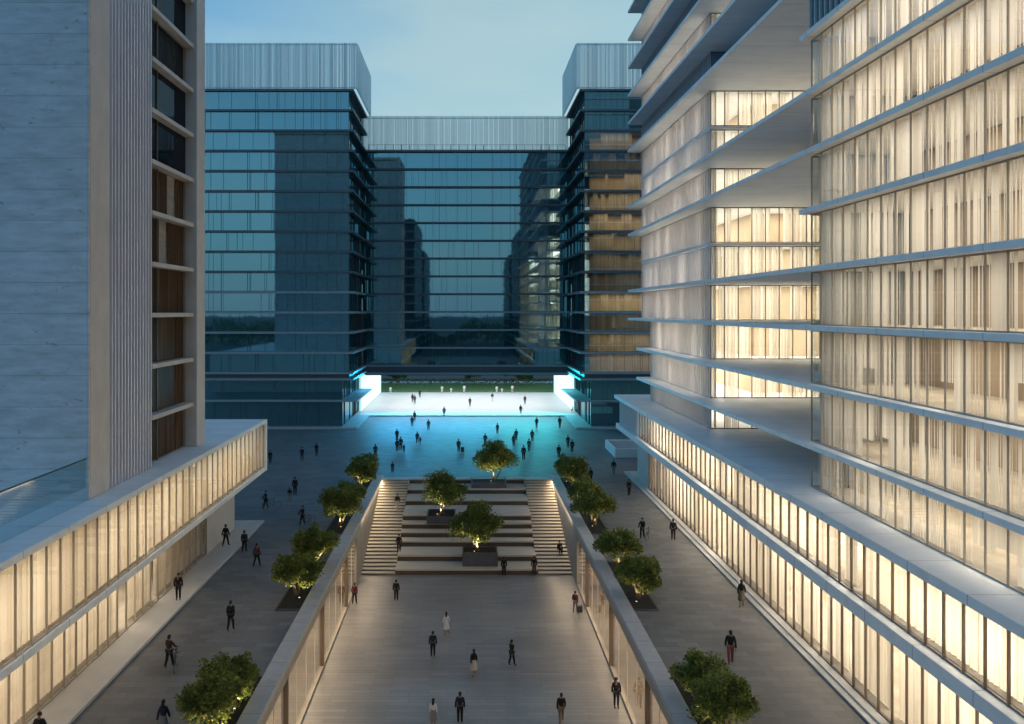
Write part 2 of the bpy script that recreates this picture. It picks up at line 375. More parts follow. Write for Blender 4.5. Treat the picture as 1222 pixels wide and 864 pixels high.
def blinds(parent, axis, fixed, a0, a1, z0, z1, m, pitch=.21, wid=.14, mod=1.25, openp=.05, drop=.08):
    """vertical slat blinds: regular pale slats, a few modules drawn aside or partly raised"""
    mb = MB(); n = max(1, round((a1-a0)/mod)); st = (a1-a0)/n; k = max(1, round(st/pitch))
    for q in range(n):
        if random.random() < openp: continue
        zb = z0+(z1-z0)*random.uniform(.3, .5) if random.random() < drop else z0
        for j in range(k):
            a = a0+q*st+(j+.5)*st/k; o = random.uniform(.012, .05)*random.choice((-1, 1)); i = len(mb.v)
            for (da, off) in ((-wid/2, o), (wid/2, -o)):
                p = (fixed+off, a+da) if axis == 'y' else (a+da, fixed+off)
                mb.v += [(*p, zb), (*p, z1)]
            mb.f.append((i, i+2, i+3, i+1))
    return mb.build('slat_blind', m, parent)

def glazing(parent, axis, fixed, a0, a1, z0, z1, g, mm, pitch=1.25, mw=.06, md=.12, outw=-1, irregular=False, rail=True, name='window_band', seed=None):
    """one storey of glass with its mullions as a sub-part; outw: sign of the outward normal along the fixed axis"""
    mb = MB()
    P = (lambda a, z: (fixed, a, z)) if axis == 'y' else (lambda a, z: (a, fixed, z))
    mb.quad(P(a0, z0), P(a1, z0), P(a1, z1), P(a0, z1))
    wdw = mb.build(name, g, parent)
    fm = MB(); n = max(1, round((a1-a0)/pitch)); st = (a1-a0)/n
    rg_ = random.Random(seed) if seed is not None else random
    def bar(a, w_, d_, zz0, zz1, back=.03):
        f0, f1 = sorted((fixed-outw*back, fixed+outw*d_))
        if axis == 'y': fm.box(f0, f1, a-w_/2, a+w_/2, zz0, zz1)
        else: fm.box(a-w_/2, a+w_/2, f0, f1, zz0, zz1)
    for k in range(n+1):
        a = a0+k*st; wk = mw
        if irregular and 0 < k < n:
            skip = rg_.random() < .15; a += rg_.choice((-.3, 0, 0, .3, .45))*st; wk = mw*rg_.choice((.5, .7, 1, 1.3))
            if skip or random.random() < .12: continue
        bar(a, wk, md, z0, z1)
        if irregular and k < n and rg_.random() < .22: bar(a+st*.25, mw*.5, md, z0, z1)
    if rail:
        f0, f1 = sorted((fixed-outw*.028, fixed+outw*md*.5))
        for zz in (z0+.002, z1-.072) if not irregular else (z0+.002,):
            if axis == 'y': fm.box(f0, f1, a0, a1, zz, zz+.07)
            else: fm.box(a0, a1, f0, f1, zz, zz+.07)
    fm.build('mullion_frame', mm, wdw)
    return wdw

# ================================================================== SETTING
CW, CY0, CY1 = 9.6, 6.0, 90.3      # sunken court half width, near and far end
ZL = -5.0
g = MB()
def ring(mb, X0, X1, Y0, Y1, x0, x1, y0, y1, z):
    mb.quad((X0,Y0,z),(X1,Y0,z),(X1,y0,z),(X0,y0,z)); mb.quad((X0,y1,z),(X1,y1,z),(X1,Y1,z),(X0,Y1,z))
    mb.quad((X0,y0,z),(x0,y0,z),(x0,y1,z),(X0,y1,z)); mb.quad((x1,y0,z),(X1,y0,z),(X1,y1,z),(x1,y1,z))
ring(g, -80, 80, -40, 143.2, -CW-.02, CW+.02, CY0, CY1, 0)
struct(g.build('upper_plaza', M['paving']))
g = MB(); ring(g, -2500, 2500, -2500, 3500, -80, 80, -40, 186, -.02); struct(g.build('ground', M['ground']))
struct(MB().quad((-CW-5,CY0,ZL),(CW+5,CY0,ZL),(CW+5,72.4,ZL),(-CW-5,72.4,ZL)).build('court_floor', M['court']))
struct(box(-CW, CW, CY0-.3, CY0, ZL, 0).build('court_end', M['wallstone']))
g = MB(); g.quad((-80,143.2,.0),(80,143.2,.0),(80,186,.0),(-80,186,.0)); struct(g.build('rear_pavement', M['plinth']))
struct(box(-19.6, 20.3, 143.2, 183.5, 0.004, .22).build('passage_floor', M['passage'], bev=.03))
struct(box(-60, 60, 186, 207, -.02, .25).build('lawn', M['grass']))
struct(MB().quad((-300,214,.0),(300,214,.0),(300,262,.0),(-300,262,.0)).build('road', M['asphalt']))
struct(box(-120, 120, 207, 214, -.01, .12).build('pavement', M['plinth']))

# ================================================================== LEFT TOWER
T = thing('concrete_tower', 'tall blue grey concrete tower with a ribbed strip and a column of recessed windows', 'building', (-34, 50, 9.2))
box(-48, -20.6, 41.2, 59.0, 9.2, 63).build('concrete_wall', M['concrete'], T)
box(-20.6, -19.57, 41.2, 41.36, 9.2, 63).build('concrete_return', M['concrete'], T)
box(-20.6, -19.55, 41.361, 43.5, 9.2, 63.2).build('corner_pilaster', M['stone'], T)
box(-20.6, -19.5, 57.5, 59.3, 9.2, 63.2).build('corner_pilaster', M['stone'], T)
rb = MB().box(-20.6, -19.92, 43.5, 49.95, 9.2, 63)
y = 43.6
while y < 49.9: rb.box(-19.92, -19.62, y, y+.11, 9.2, 62.95); y += .42
rb.build('ribbed_screen', M['fin'], T)
zz = [9.2+2.93+3.23*i for i in range(17)]
prev = 9.22
for i, z in enumerate(zz):
    top = z-.0
    wd = MB().quad((-20.32,49.97,prev),(-20.32,57.5,prev),(-20.32,57.5,top),(-20.32,49.97,top)).build('window', M['darkglass' if i > 5 else 'slotglass'], T)
    box(-20.33, -20.24, 52.1, 52.18, prev, top).build('mullion', M['bronze'], wd)
    if i <= 5:
        pleats(wd, 'y', -20.5, 50, 57.5, prev+.02, top, M['brownc'], .3, .04, gap=.06, mod=1.5)
    elif i == 8:
        wd.active_material = M['slotglass']; pleats(wd, 'y', -20.5, 50, 57.5, prev+.02, top, M['darkc'], .3, .04, gap=.0, mod=1.5)
    box(-20.58, -19.72, 49.97, 57.49, z, z+.28).build('window_ledge', M['stone'], T)
    prev = z+.28
box(-48.2, -19.4, 41.0, 59.4, 63.2, 63.9).build('roof', M['stone'], T)

# ================================================================== LEFT PODIUM
P = thing('glass_podium', 'long low two storey glass podium with a flat pale roof under the concrete tower', 'building', (-30, 40, 0))
PY0 = 6
box(-60, -18.1, PY0, 71.7, 8.86, 9.19).build('roof', M['slab'], P, bev=.02)
box(-60, -18.1, PY0, 71.7, 4.60, 4.95).build('floor_slab', M['slab'], P, bev=.02)
box(-60, -18.05, 71.5, 72.0, 4.602, 9.2).build('end_frame', M['slab'], P)
box(-60, -18.2, PY0, 71.6, 0.004, .18).build('plinth', M['plinth'], P, bev=.02)
box(-60, -20.1, 61.4, 68.9, .18, 4.6).build('end_wall', M['plinth'], P)
wu = glazing(P, 'y', -18.28, PY0, 71.5, 4.95, 8.86, M['clear'], M['bronzel'], 1.2, .05, .07, 1)
pleats(wu, 'y', -18.62, PY0, 71.4, 4.97, 8.86, M['curtainb'], .24, .05, gap=.0, mod=1.2, partial=.08)
wl = glazing(P, 'y', -20.1, PY0, 61.4, .18, 4.6, M['clear'], M['bronzel'], 1.2, .05, .07, 1)
pleats(wl, 'y', -20.6, PY0, 61.3, .2, 4.6, M['curtainb'], .24, .05, gap=.05, mod=1.2, partial=.12)
box(-26.2, -26, PY0, 71.4, 4.951, 8.859).build('room_wall', M['inner'], P)
box(-26.2, -26, PY0, 61.4, .181, 4.599).build('room_wall', M['inner'], P)
LP_U, LP_L = 4700, 3700
box(-26, -18.4, PY0, 71.4, 4.951, 4.99).build('room_floor', M['rfloor'], P)
box(-26, -20.25, PY0, 61.4, .181, .22).build('room_floor', M['rfloor'], P)
for y0 in range(8, 70, 16):
    area(P, (-21.5, y0+7, 8.8), 2.4, 14, LP_U/4)
    if y0 < 56: area(P, (-22.6, y0+7 if y0 < 50 else y0+3, 4.55), 2.4, 14, LP_L/4)
B = thing('glass_balustrade', 'tall clear glass screen along the terrace in front of the blue grey concrete wall', 'balustrade', (-19.65, 30, 9.2))
for k in range(11):
    y0 = 41.1-3.0*(k+1)
    box(-19.66, -19.63, y0+.02, y0+2.98, 9.195, 11.35).build('pane', M['sheerglass'], B)
box(-19.69, -19.60, 8.1, 41.1, 11.352, 11.40).build('top_rail', M['mull'], B)

# ================================================================== RIGHT PODIUM
P = thing('glass_podium', 'long two storey podium with warm lit vertical glazing under the white banded tower', 'building', (30, 50, 0))
RY1 = 93.4
box(17.3, 60, PY0, RY1, 8.78, 9.19).build('roof', M['slab'], P, bev=.02)
box(17.5, 60, PY0, RY1, 5.28, 5.88).build('floor_slab', M['slab'], P, bev=.02)
box(18.8, 60, PY0, RY1, 0.12, .22).build('plinth', M['plinth'], P, bev=.02)
box(18.45, 60, PY0, RY1+.3, 0.004, .12).build('plinth_step', M['plinth'], P, bev=.02)
box(19.25, 60, 84.2, 89.8, .22, 5.28).build('end_wall', M['stone'], P)
box(17.9, 18.1, 82.8, 83.2, 5.88, 8.78).build('column', M['slab'], P)
wu = glazing(P, 'y', 18.0, PY0, 82.8, 5.88, 8.78, M['clear'], M['bronze'], 1.2, .05, .08, -1)
pleats(wu, 'y', 18.5, PY0, 82.7, 5.9, 8.78, M['curtain'], .3, .05, gap=.03, mod=1.2, partial=.15)
wl = glazing(P, 'y', 19.3, PY0, 84.2, .22, 5.28, M['clear'], M['bronze'], 1.2, .05, .08, -1)
pleats(wl, 'y', 19.9, PY0, 84.1, .24, 5.28, M['curtain'], .24, .05, gap=.04, mod=1.2, partial=.12)
we = glazing(P, 'y', 18.02, 83.2, RY1-.1, 5.88, 8.78, M['clear'], M['fin'], .55, .12, .1, -1)
pleats(we, 'y', 18.3, 83.3, RY1-.2, 5.9, 8.78, M['fin'], .3, .03, mod=1.1)
box(18.0, 60, RY1-.12, RY1-.02, 5.882, 8.778).build('end_panel', M['fin'], P)
box(25, 25.2, PY0, 84, 5.881, 8.779).build('room_wall', M['inner'], P)
box(26, 26.2, PY0, 84, .221, 5.279).build('room_wall', M['inner'], P)
box(18.15, 25, PY0, 84, 5.881, 5.92).build('room_floor', M['rfloor'], P)
box(19.4, 26, PY0, 84, .221, .26).build('room_floor', M['rfloor'], P)
for y0 in range(8, 82, 16):
    area(P, (21.2, y0+7 if y0 < 70 else y0+3, 8.72), 2.4, 13 if y0 < 70 else 8, 1700)
    area(P, (22.4, y0+7 if y0 < 70 else y0+3, 5.22), 2.4, 13 if y0 < 70 else 8, 1900)

# ================================================================== RIGHT TOWER
T = thing('banded_tower', 'tall white banded tower with projecting floor slabs, open bridges and warm curtained glass', 'building', (32, 55, 9.2))
ZT = [11.75+3.23*i for i in range(17)]
SX, GX, FX = 18.65, 19.25, 20.3
NY0, NY1, FY0, FY1 = 6, 44.4, 66.2, 91.9
XR = 48
TH = .28
for i, z in enumerate(ZT):
    z0 = z-TH
    if i in (4, 7):
        box(SX, XR, NY0, NY1+.3, z0, z).build('floor_slab', M['slab'], T, bev=.015)
        box(FX-.14, XR, FY0-.14, FY1+.1, z0+.06, z-.04).build('floor_slab', M['slab'], T)
    else:
        box(SX, XR, NY0, 87.6 if i < 2 else 92.2, z0, z).build('floor_slab', M['slab'], T, bev=.015)
box(SX, XR, NY0, 92.2, ZT[-1]+3, ZT[-1]+3.4).build('roof', M['slab'], T)
box(34, XR, NY1, FY0, 9.2, ZT[-1]+3).build('core_wall', M['stone'], T)
# storeys: glass, mullions, curtains, room wall, lamps
levels = [9.19]+ZT
for i in range(len(levels)):
    zb = levels[i]; zt = (levels[i+1] if i+1 < len(levels) else ZT[-1]+3.28)-TH
    if i+1 < len(levels) and (i in (4, 7)): pass
    lit_n = i <= 7                      # near block lit below the eighth slab
    fy1 = 87.4 if i <= 2 else FY1
    # near block, street side
    if lit_n:
        wd = glazing(T, 'y', GX, NY0, NY1, zb, zt, M['clear'], M['bronzel'], 1.25, .035, .05, -1)
        blinds(wd, 'y', GX+.35, NY0, NY1, zb+.02, zt, M['slat'], openp=.01 if i > 3 else .04, drop=.02 if i > 4 else .12)
        box(24.6, 24.8, NY0, NY1, zb+.001, zt-.001).build('room_wall', M['innerd'], T)
        box(GX+.1, 24.6, NY0, NY1-.1, zb+.002, zb+.03).build('room_floor', M['rfloor'], T)
        for (c, ln) in ((16, 17), (34.5, 17)):
            area(T, (21.9, c, zt-.05), 2.2, ln, 720 if i < 4 else 900 if i < 6 else 1100)
    else:
        wd = glazing(T, 'y', GX, NY0, NY1, zb, zt, M['skyglass'], M['mullw'], .62, .07, .14, -1)
    wn = glazing(T, 'x', NY1, GX, 34, zb, zt, M['clear' if lit_n else 'skyglass'], M['bronze'], 1.25, .05, .06, 1)
    if lit_n: pleats(wn, 'x', NY1-.45, GX+.3, 33.8, zb+.02, zt, M['curtain'], .30, .07, mod=1.25)
    # far block: street side and the face that looks down the street
    lit_f = i not in (9, 11, 13, 14, 15, 16, 17)
    gm = 'clear' if lit_f else 'skyglass'
    wf = glazing(T, 'y', FX, FY0, fy1, zb, zt, M[gm], M['fin'], .62, .06, .12, -1)
    wg = glazing(T, 'x', FY0, FX, 33.9, zb, zt, M[gm], M['bronze'], 1.1, .05, .08, -1)
    if lit_f:
        pleats(wf, 'y', FX+.5, FY0+.2, fy1, zb+.02, zt, M['curtain'], .30, .07, gap=.05, mod=1.25, partial=.3)
        pleats(wg, 'x', FY0+.9, FX+.3, 33.8, zb+.02, zt-(0 if i > 3 else .0), M['curtain'], .4, .09, gap=.08 if i > 3 else .3, mod=1.1, partial=.3)
        box(FX+5.0, FX+5.2, FY0+4.6, fy1, zb+.001, zt-.001).build('room_wall', M['inner'], T)
        box(FX+5.2, 34, FY0+4.4, FY0+4.6, zb+.001, zt-.001).build('room_wall', M['inner'], T)
        area(T, (FX+2.6, (FY0+fy1)/2+1.5, zt-.05), 2.2, fy1-FY0-7, 800 if i else 330)
        area(T, (FX+7.4, FY0+2.4, zt-.05), 12.6, 2.0, 480 if i else 120)
    if True:
        glazing(T, 'x', fy1, FX, 33.9, zb, zt, M[gm], M['bronze'], 1.25, .05, .06, 1)
        if lit_f: pleats(T, 'x', fy1-.5, FX+.3, 33.8, zb+.02, zt, M['curtain'], .3, .07, gap=.05, mod=1.25, partial=.2)

# low white stair enclosure beyond the right podium
K = thing('stair_enclosure', 'low white walled enclosure with a sunken grey roof beyond the end of the right podium', 'kiosk', (22, 106, 0))
box(19.2, 27, 103, 110.5, 0.004, .9).build('wall', M['whitewall'], K)
fr = MB().box(19.2, 27, 103, 103.25, .902, 1.15).box(19.2, 19.45, 103.25, 110.5, .902, 1.15).box(19.45, 27, 110.25, 110.5, .902, 1.15)
fr.build('parapet', M['whitewall'], K)
box(19.7, 27, 103.9, 110, .902, 1.02).build('roof', M['gslab'], K)

# ================================================================== BACK BUILDINGS
ZB = [9.1+3.27*k for k in range(15)]     # slab tops
SEED = 5
def wing(name, label, sgn):
    T = thing(name, label, 'building', (sgn*45, 147, 0))
    xe, xo = sgn*18.3, sgn*76
    xg = sgn*19.1
    yf, yb = 129.0, 147.0
    box(sgn*17.6, xo, yf-1.2, 143.1, .004, .3).build('plinth', M['coping'], T)
    xs = sorted
    for k, z in enumerate(ZB):
        a, b = xs((xe, xo))
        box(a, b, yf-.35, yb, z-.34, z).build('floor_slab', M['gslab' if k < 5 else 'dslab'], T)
    a, b = xs((xe, xo)); box(a, b, yf-.3, yb, 7.75, 8.05).build('floor_slab', M['gslab'], T)
    box(xs((xg, xo))[0], xs((xg, xo))[1], yf+.3, yb, 8.051, 8.759).build('plant_band', M['dslab'], T)
    a, b = xs((sgn*17.6, xo)); box(a, b, yf-.9, 147.6, 4.35, 4.6).build('canopy', M['gslab'], T)
    # crown of vertical louvres
    z0, z1 = ZB[-1], 62.3
    xc = sgn*17.75
    a, b = xs((xc, xo)); ra = MB()
    for zr in (z0+.2, z1-.25): ra.box(a, b, yf-.19, yf-.09, zr, zr+.12)
    p, q = xs((xc+sgn*.12, xc+sgn*.22))
    for zr in (z0+.2, z1-.25): ra.box(p, q, yf-.08, yb, zr, zr+.12)
    cw = ra.build('crown_frame', M['crownb'], T)
    lv = MB(); x = abs(xc)+.1
    while x < 76:
        xx = sgn*x; wdt = random.choice((.10, .13, .16)); lv.box(xx-wdt/2, xx+wdt/2, yf-.42, yf-.202, z0+.002, z1); x += random.choice((.2, .21, .22, .25))
    y = yf
    while y < yb:
        p, q = xs((sgn*(abs(xc)+.10), sgn*(abs(xc)-.1))); lv.box(p, q, y, y+.14, z0+.002, z1); y += .22
    lv.build('louvre_fins', M['crown'], cw)
    # glass by storey
    lows = [.3, 4.6, 8.76]+ZB[:-1]; 
    spans = [(.3, 4.35), (4.6, 7.75)]+[(ZB[k], ZB[k+1]-.34) for k in range(14)]
    for k, (zb, zt) in enumerate(spans):
        xgl = sgn*20.2 if k < 2 else xg
        a, b = xs((xgl, xo))
        lit = sgn > 0 and 2 <= k <= 13
        gm = M['mirrorlit'] if lit else M['mirror']
        glazing(T, 'x', yf+.02, a, b, zb, zt, gm, M['mullb'], 1.3, .05, .06, -1, irregular=True, seed=SEED)
        glazing(T, 'y', xgl, yf+.02, 149 if k < 2 else yb, zb, zt, M['mirror'], M['mull'], 1.3, .07, .08, -sgn, irregular=True, seed=SEED)
        if lit:
            box(20.5, 45, yf+4.0, yf+4.2, zb+.001, zt-.001).build('room_wall', M['inner'], T)
            box(45, 45.2, yf+.1, yf+4.2, zb+.001, zt-.001).build('room_wall', M['inner'], T)
            pleats(T, 'x', yf+.6, 20.5, 44.8, zb+.02, zt, M['curtainb'], .3, .06, gap=.45, mod=1.3, partial=.3)
            pw = random.choice((250, 420, 560, 700, 120))*1.0
            area(T, (31.5, yf+2.0, zt-.06), 22, 1.4, pw, (1, .72, .42))
    return T
wing('office_wing', 'dark blue glass office block behind the concrete tower, topped by a tall louvred crown', -1)
wing('office_wing', 'blue glass office block beside the banded tower with warm lit floors and louvred crown', 1)

T = thing('office_bridge_block', 'central mirrored glass block that spans the brightly lit passage between two taller wings', 'building', (0, 160, 7.4))
X0, X1 = -18.95, 18.95
for k, z in enumerate(ZB[:13]):
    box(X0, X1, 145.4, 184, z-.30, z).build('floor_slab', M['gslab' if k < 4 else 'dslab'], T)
box(X0, X1, 145.1, 184, 7.4, 7.7).build('floor_slab', M['gslab'], T)
box(X0, X1, 145.8, 184, 7.701, 8.799).build('fascia', M['dslab'], T)
for k in range(12):
    glazing(T, 'x', 146.0, X0, X1, ZB[k], ZB[k+1]-.30, M['mirror'], M['mullb'], 1.25, .05, .06, -1, irregular=True, seed=SEED)
ra = MB()
for zr in (ZB[12]+.2, 54.4): ra.box(X0, X1, 146.41, 146.5, zr, zr+.12)
cw = ra.build('crown_frame', M['crownb'], T)
lv = MB(); x = X0+.2
while x < X1-.2: lv.box(x-.065, x+.065, 146.15, 146.398, ZB[12]+.002, 54.8); x += random.choice((.2, .21, .22, .25))
lv.build('louvre_fins', M['crown'], cw)
rl = MB()
x = X0+1
while x < X1: rl.box(x, x+.08, 145.5, 145.58, ZB[12]+.002, ZB[12]+1.0); x += 1.5
rl.box(X0+1, X1-1, 145.5, 145.56, ZB[12]+1.001, ZB[12]+1.05)
rl.build('roof_rail', M['mull'], T)
for s in (-1, 1):
    a, b = sorted((s*19.75, s*20.15)); 
    box(a+(.3 if s > 0 else 0), b+(.3 if s > 0 else 0), 149.1, 183.4, .22, 7.39).build('passage_wall', M['lightwall'], T)
# luminous ceiling of the passage and a strip of cyan lamps under its edge
LC = thing('luminous_ceiling', 'bright white luminous ceiling hidden over the passage floor, washing the passage white', 'ceiling light', (0, 165, 7.3))
box(-17, 17, 148, 182, 7.30, 7.395).build('light_panel', M['lampw'], LC)
CSTR = thing('cyan_light_strip', 'cyan strip light under the front edge of the passage washing the plaza turquoise', 'light strip', (0, 145.2, 7.2))
box(-18.5, 18.5, 145.15, 145.75, 7.25, 7.398).build('housing', M['dslab'], CSTR)
for xc_, cc in ((-11.5, (.0, .50, 1.0)), (0, (.0, .58, .96)), (11.5, (.0, .74, .86))):
    area(CSTR, (xc_, 145.4, 7.2), 11,   .5, 2000, cc, rot=(R(-52), 0, 0))

# ================================================================== SUNKEN COURT
RISE, NS = 5.0/30, 30
YS0, YS1 = 72.4, 90.3
TRD = (YS1-YS0)/NS
GL1 = 69.5
for s in (-1, 1):
    T = thing('retaining_wall', ('left' if s < 0 else 'right')+' long wall of the sunken court with warm lit glass bays under a pale stone coping', 'wall', (s*9.9, 45, ZL))
    def bx(xa, xb, *r):
        a, b = sorted((s*xa, s*xb)); return box(a, b, *r)
    bx(9.5, 10.45, CY0, 90.6, 0.006, .32).build('coping', M['coping'], T, bev=.03)
    bx(9.62, 10.4, CY0, GL1, -.75, 0.0).build('fascia', M['wallstone'], T)
    bx(9.62, 10.4, GL1, 90.3, ZL, 0.0).build('stone_panel', M['wallstone'], T)
    bx(9.62, 9.9, CY0, GL1, ZL, ZL+.14).build('kerb', M['wallstone'], T)
    bx(14.2, 14.4, CY0, GL1, ZL+.01, -.76).build('room_wall', M['courtroom'], T)
    bx(9.92, 14.2, CY0, GL1, ZL+.004, ZL+.03).build('room_floor', M['courtroom'], T)
    bx(9.9, 14.4, GL1+.01, GL1+.2, ZL+.01, -.76).build('room_wall', M['inner'], T)
    bx(10.42, 14.4, CY0, GL1, -.75, -.6).build('room_ceiling', M['innerw'], T)
    ys = [GL1, 64.3, 53.6, 42.8, 32, 21.2, 10.4, CY0]
    for a, b in zip(ys[1:], ys[:-1]):
        q = MB().quad((s*9.72, a, ZL+.14), (s*9.72, b, ZL+.14), (s*9.72, b, -.75), (s*9.72, a, -.75)).build('glass_bay', M['warmglass'], T)
        if a > CY0: bx(9.6, 9.95, a-.12, a+.12, ZL+.141, -.751).build('mullion', M['bronze'], T)
        th_ = MB(); k = 1
        while a+k*2.7 < b-.5: 
            yy = a+k*2.7; aa, bb = sorted((s*9.70, s*9.74)); th_.box(aa, bb, yy-.02, yy+.02, ZL+.141, -.751); k += 1
        if th_.f: th_.build('glass_joint', M['fin'], q)
    for yc in (14, 31, 48, 62):
        area(T, (s*11.9, yc, -.82), 2.2, 13 if yc < 60 else 11, 1150, (1, .80, .56))
    # wash light tucked under the coping
    area(T, (s*9.56, 81, -.02), .06, 17, 280, (1, .76, .48))
# staircases
for s in (-1, 1):
    T = thing('staircase', ('left' if s < 0 else 'right')+' flight of stone stairs climbing from the court beside the seating tiers', 'stairs', (s*8, 72.4, ZL))
    a, b = sorted((s*6.52, s*9.6))
    for k in range(NS):
        y0 = YS0+k*TRD
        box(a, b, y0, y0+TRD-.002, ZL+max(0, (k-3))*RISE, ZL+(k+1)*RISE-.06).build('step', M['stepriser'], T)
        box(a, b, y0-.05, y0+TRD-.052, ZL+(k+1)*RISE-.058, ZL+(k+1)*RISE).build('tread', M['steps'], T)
# seating tiers
T = thing('seating_terrace', 'broad terrace of pale stone seating tiers with dark risers between two staircases', 'seating', (0, 72.4, ZL))
TY = [72.4, 74.7, 77.4, 78.6, 79.7, 80.8, 84.8, 87.6, 90.3]
TYR = TY+[90.6]
TZ = [ZL+(k+1)*5.0/9 for k in range(9)]
for k in range(8):
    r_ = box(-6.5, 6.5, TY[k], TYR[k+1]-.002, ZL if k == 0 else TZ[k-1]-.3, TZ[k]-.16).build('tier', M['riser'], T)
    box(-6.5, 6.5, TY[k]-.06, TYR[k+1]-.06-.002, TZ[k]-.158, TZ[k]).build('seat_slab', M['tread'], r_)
box(-6.5, 6.5, 90.2, 90.6, TZ[7]-.3, -.16).build('tier', M['riser'], T)
box(-9.6, 9.6, 90.14, 90.9, -.158, 0.005).build('top_step', M['tread'], T)
def stair_z(Y, x):
    if abs(x) > 6.5:
        k = math.floor((Y-YS0)/TRD); return ZL+max(0, min(NS, k+1))*RISE
    z = ZL
    for k in range(9):
        if Y >= TY[k]-.06: z = TZ[k]
    return z
def px_stair(x, y):
    best = None
    for q in range(0, 1000):
        Y = 72.0+q*.0186
        X = (x-VX)*Y/F; z = stair_z(Y, X)
        yy = VY+(H-z)*F/Y
        if best is None or abs(yy-y) < best[0]: best = (abs(yy-y), Vector((X, Y, z)))
    return best[1]

# ================================================================== TREES
def tree_meshes(seed, hgt, rad, nclump, nleaf, leafsize, gap=.2):
    rnd = random.Random(seed)
    tr = MB(); tips = []
    th_ = hgt*.32
    for s_ in range(rnd.choice((2, 3))):
        a = rnd.uniform(0, 6.28); lean = rnd.uniform(.08, .2)*rad
        base_ = Vector((math.cos(a)*.06, math.sin(a)*.06, 0)); top = Vector((math.cos(a)*lean*2, math.sin(a)*lean*2, th_*rnd.uniform(.9, 1.2)))
        mid = (base_+top)/2+Vector((rnd.uniform(-.08, .08), rnd.uniform(-.08, .08), 0))
        tr.tube([base_-Vector((0, 0, .05)), mid, top], [.13, .09, .07], 7)
        for q in range(4):
            b = a+rnd.uniform(-1.6, 1.6); ln = rad*rnd.uniform(.5, .9)
            e = top+Vector((math.cos(b)*ln, math.sin(b)*ln, hgt*rnd.uniform(.14, .42)))
            m_ = (top+e)/2+Vector((rnd.uniform(-.1, .1), rnd.uniform(-.1, .1), .12))
            tr.tube([top, m_, e], [.06, .04, .015], 5); tips.append(e)
            for w_ in range(2):
                f = m_+Vector((rnd.uniform(-.5, .5)*rad*.6, rnd.uniform(-.5, .5)*rad*.6, hgt*rnd.uniform(.08, .25)))
                tr.tube([m_, f], [.03, .01], 4); tips.append(f)
    cl_ = MB(); cz = hgt*.66
    cents = list(tips)
    while len(cents) < nclump:
        u = Vector((rnd.gauss(0, 1), rnd.gauss(0, 1), rnd.gauss(0, 1))).normalized()*rnd.uniform(.4, 1.14)
        c = Vector((u.x*rad*.86, u.y*rad*.86, cz+u.z*hgt*.37))
        if c.z < hgt*.32: continue
        cents.append(c)
    for c in cents:
        cr0 = rad*rnd.uniform(.20, .36); n = int(nleaf*rnd.uniform(.6, 1.3))
        for q in range(n):
            u = Vector((rnd.gauss(0, 1), rnd.gauss(0, 1), rnd.gauss(0, .8)))
            u = u.normalized()*(rnd.random()**.5)*cr0*1.1
            p = c+u
            d = (u.normalized()*.7+Vector((rnd.uniform(-1, 1), rnd.uniform(-1, 1), rnd.uniform(-.6, 1)))).normalized()
            sd_ = d.cross(Vector((rnd.uniform(-1, 1), rnd.uniform(-1, 1), rnd.uniform(-1, 1)))).normalized()
            L = leafsize*rnd.uniform(.7, 1.4); W = L*rnd.uniform(.3, .45)
            cl_.quad(p, p+d*L*.5+sd_*W, p+d*L, p+d*L*.5-sd_*W)
    return tr, cl_
TP = []
for k, (sd_, hh, rr) in enumerate(((3, 3.9, 2.1), (11, 2.75, 1.42), (23, 2.6, 1.36), (31, 3.0, 1.6))):
    a, b = tree_meshes(sd_, hh, rr, 76 if k == 0 else 60, 175, .19 if k == 0 else .16)
    ma = a.mesh('trunk', smooth=True); ma.materials.append(M['bark']); mb_ = b.mesh('crown'); mb_.materials.append(M['leaf']); TP.append((ma, mb_))
def plant_tree(k, loc, rz, sc, label, group, up=None, name='olive_tree'):
    t = thing(name, label, 'tree', loc, group, rz); t.scale = (sc, sc, sc)
    for nm, me in zip(('trunk', 'crown'), TP[k]):
        o = bpy.data.objects.new(nm, me); COL.objects.link(o); o.parent = t
    return t
UPM = M['lamp']
upl = [0]
def uplight(x, y, z, power, label):
    t = thing('uplight', label, 'lamp', (x, y, z), 'uplights in the planters')
    MB().tube([(x, y, z), (x, y, z+.08)], .07, 10).build('housing', M['mull'], t)
    MB().tube([(x, y, z+.081), (x, y, z+.09)], .05, 10).build('lens', M['lamp'], t)
    l = bpy.data.lights.new('uplight_beam', 'SPOT'); l.energy = power; l.color = (1, .80, .46); l.spot_size = R(130); l.spot_blend = .6; l.shadow_soft_size = .05
    o = bpy.data.objects.new('uplight_beam', l); COL.objects.link(o); o.parent = t; o.location = (0, 0, .12); o.rotation_euler = (R(180), 0, 0)
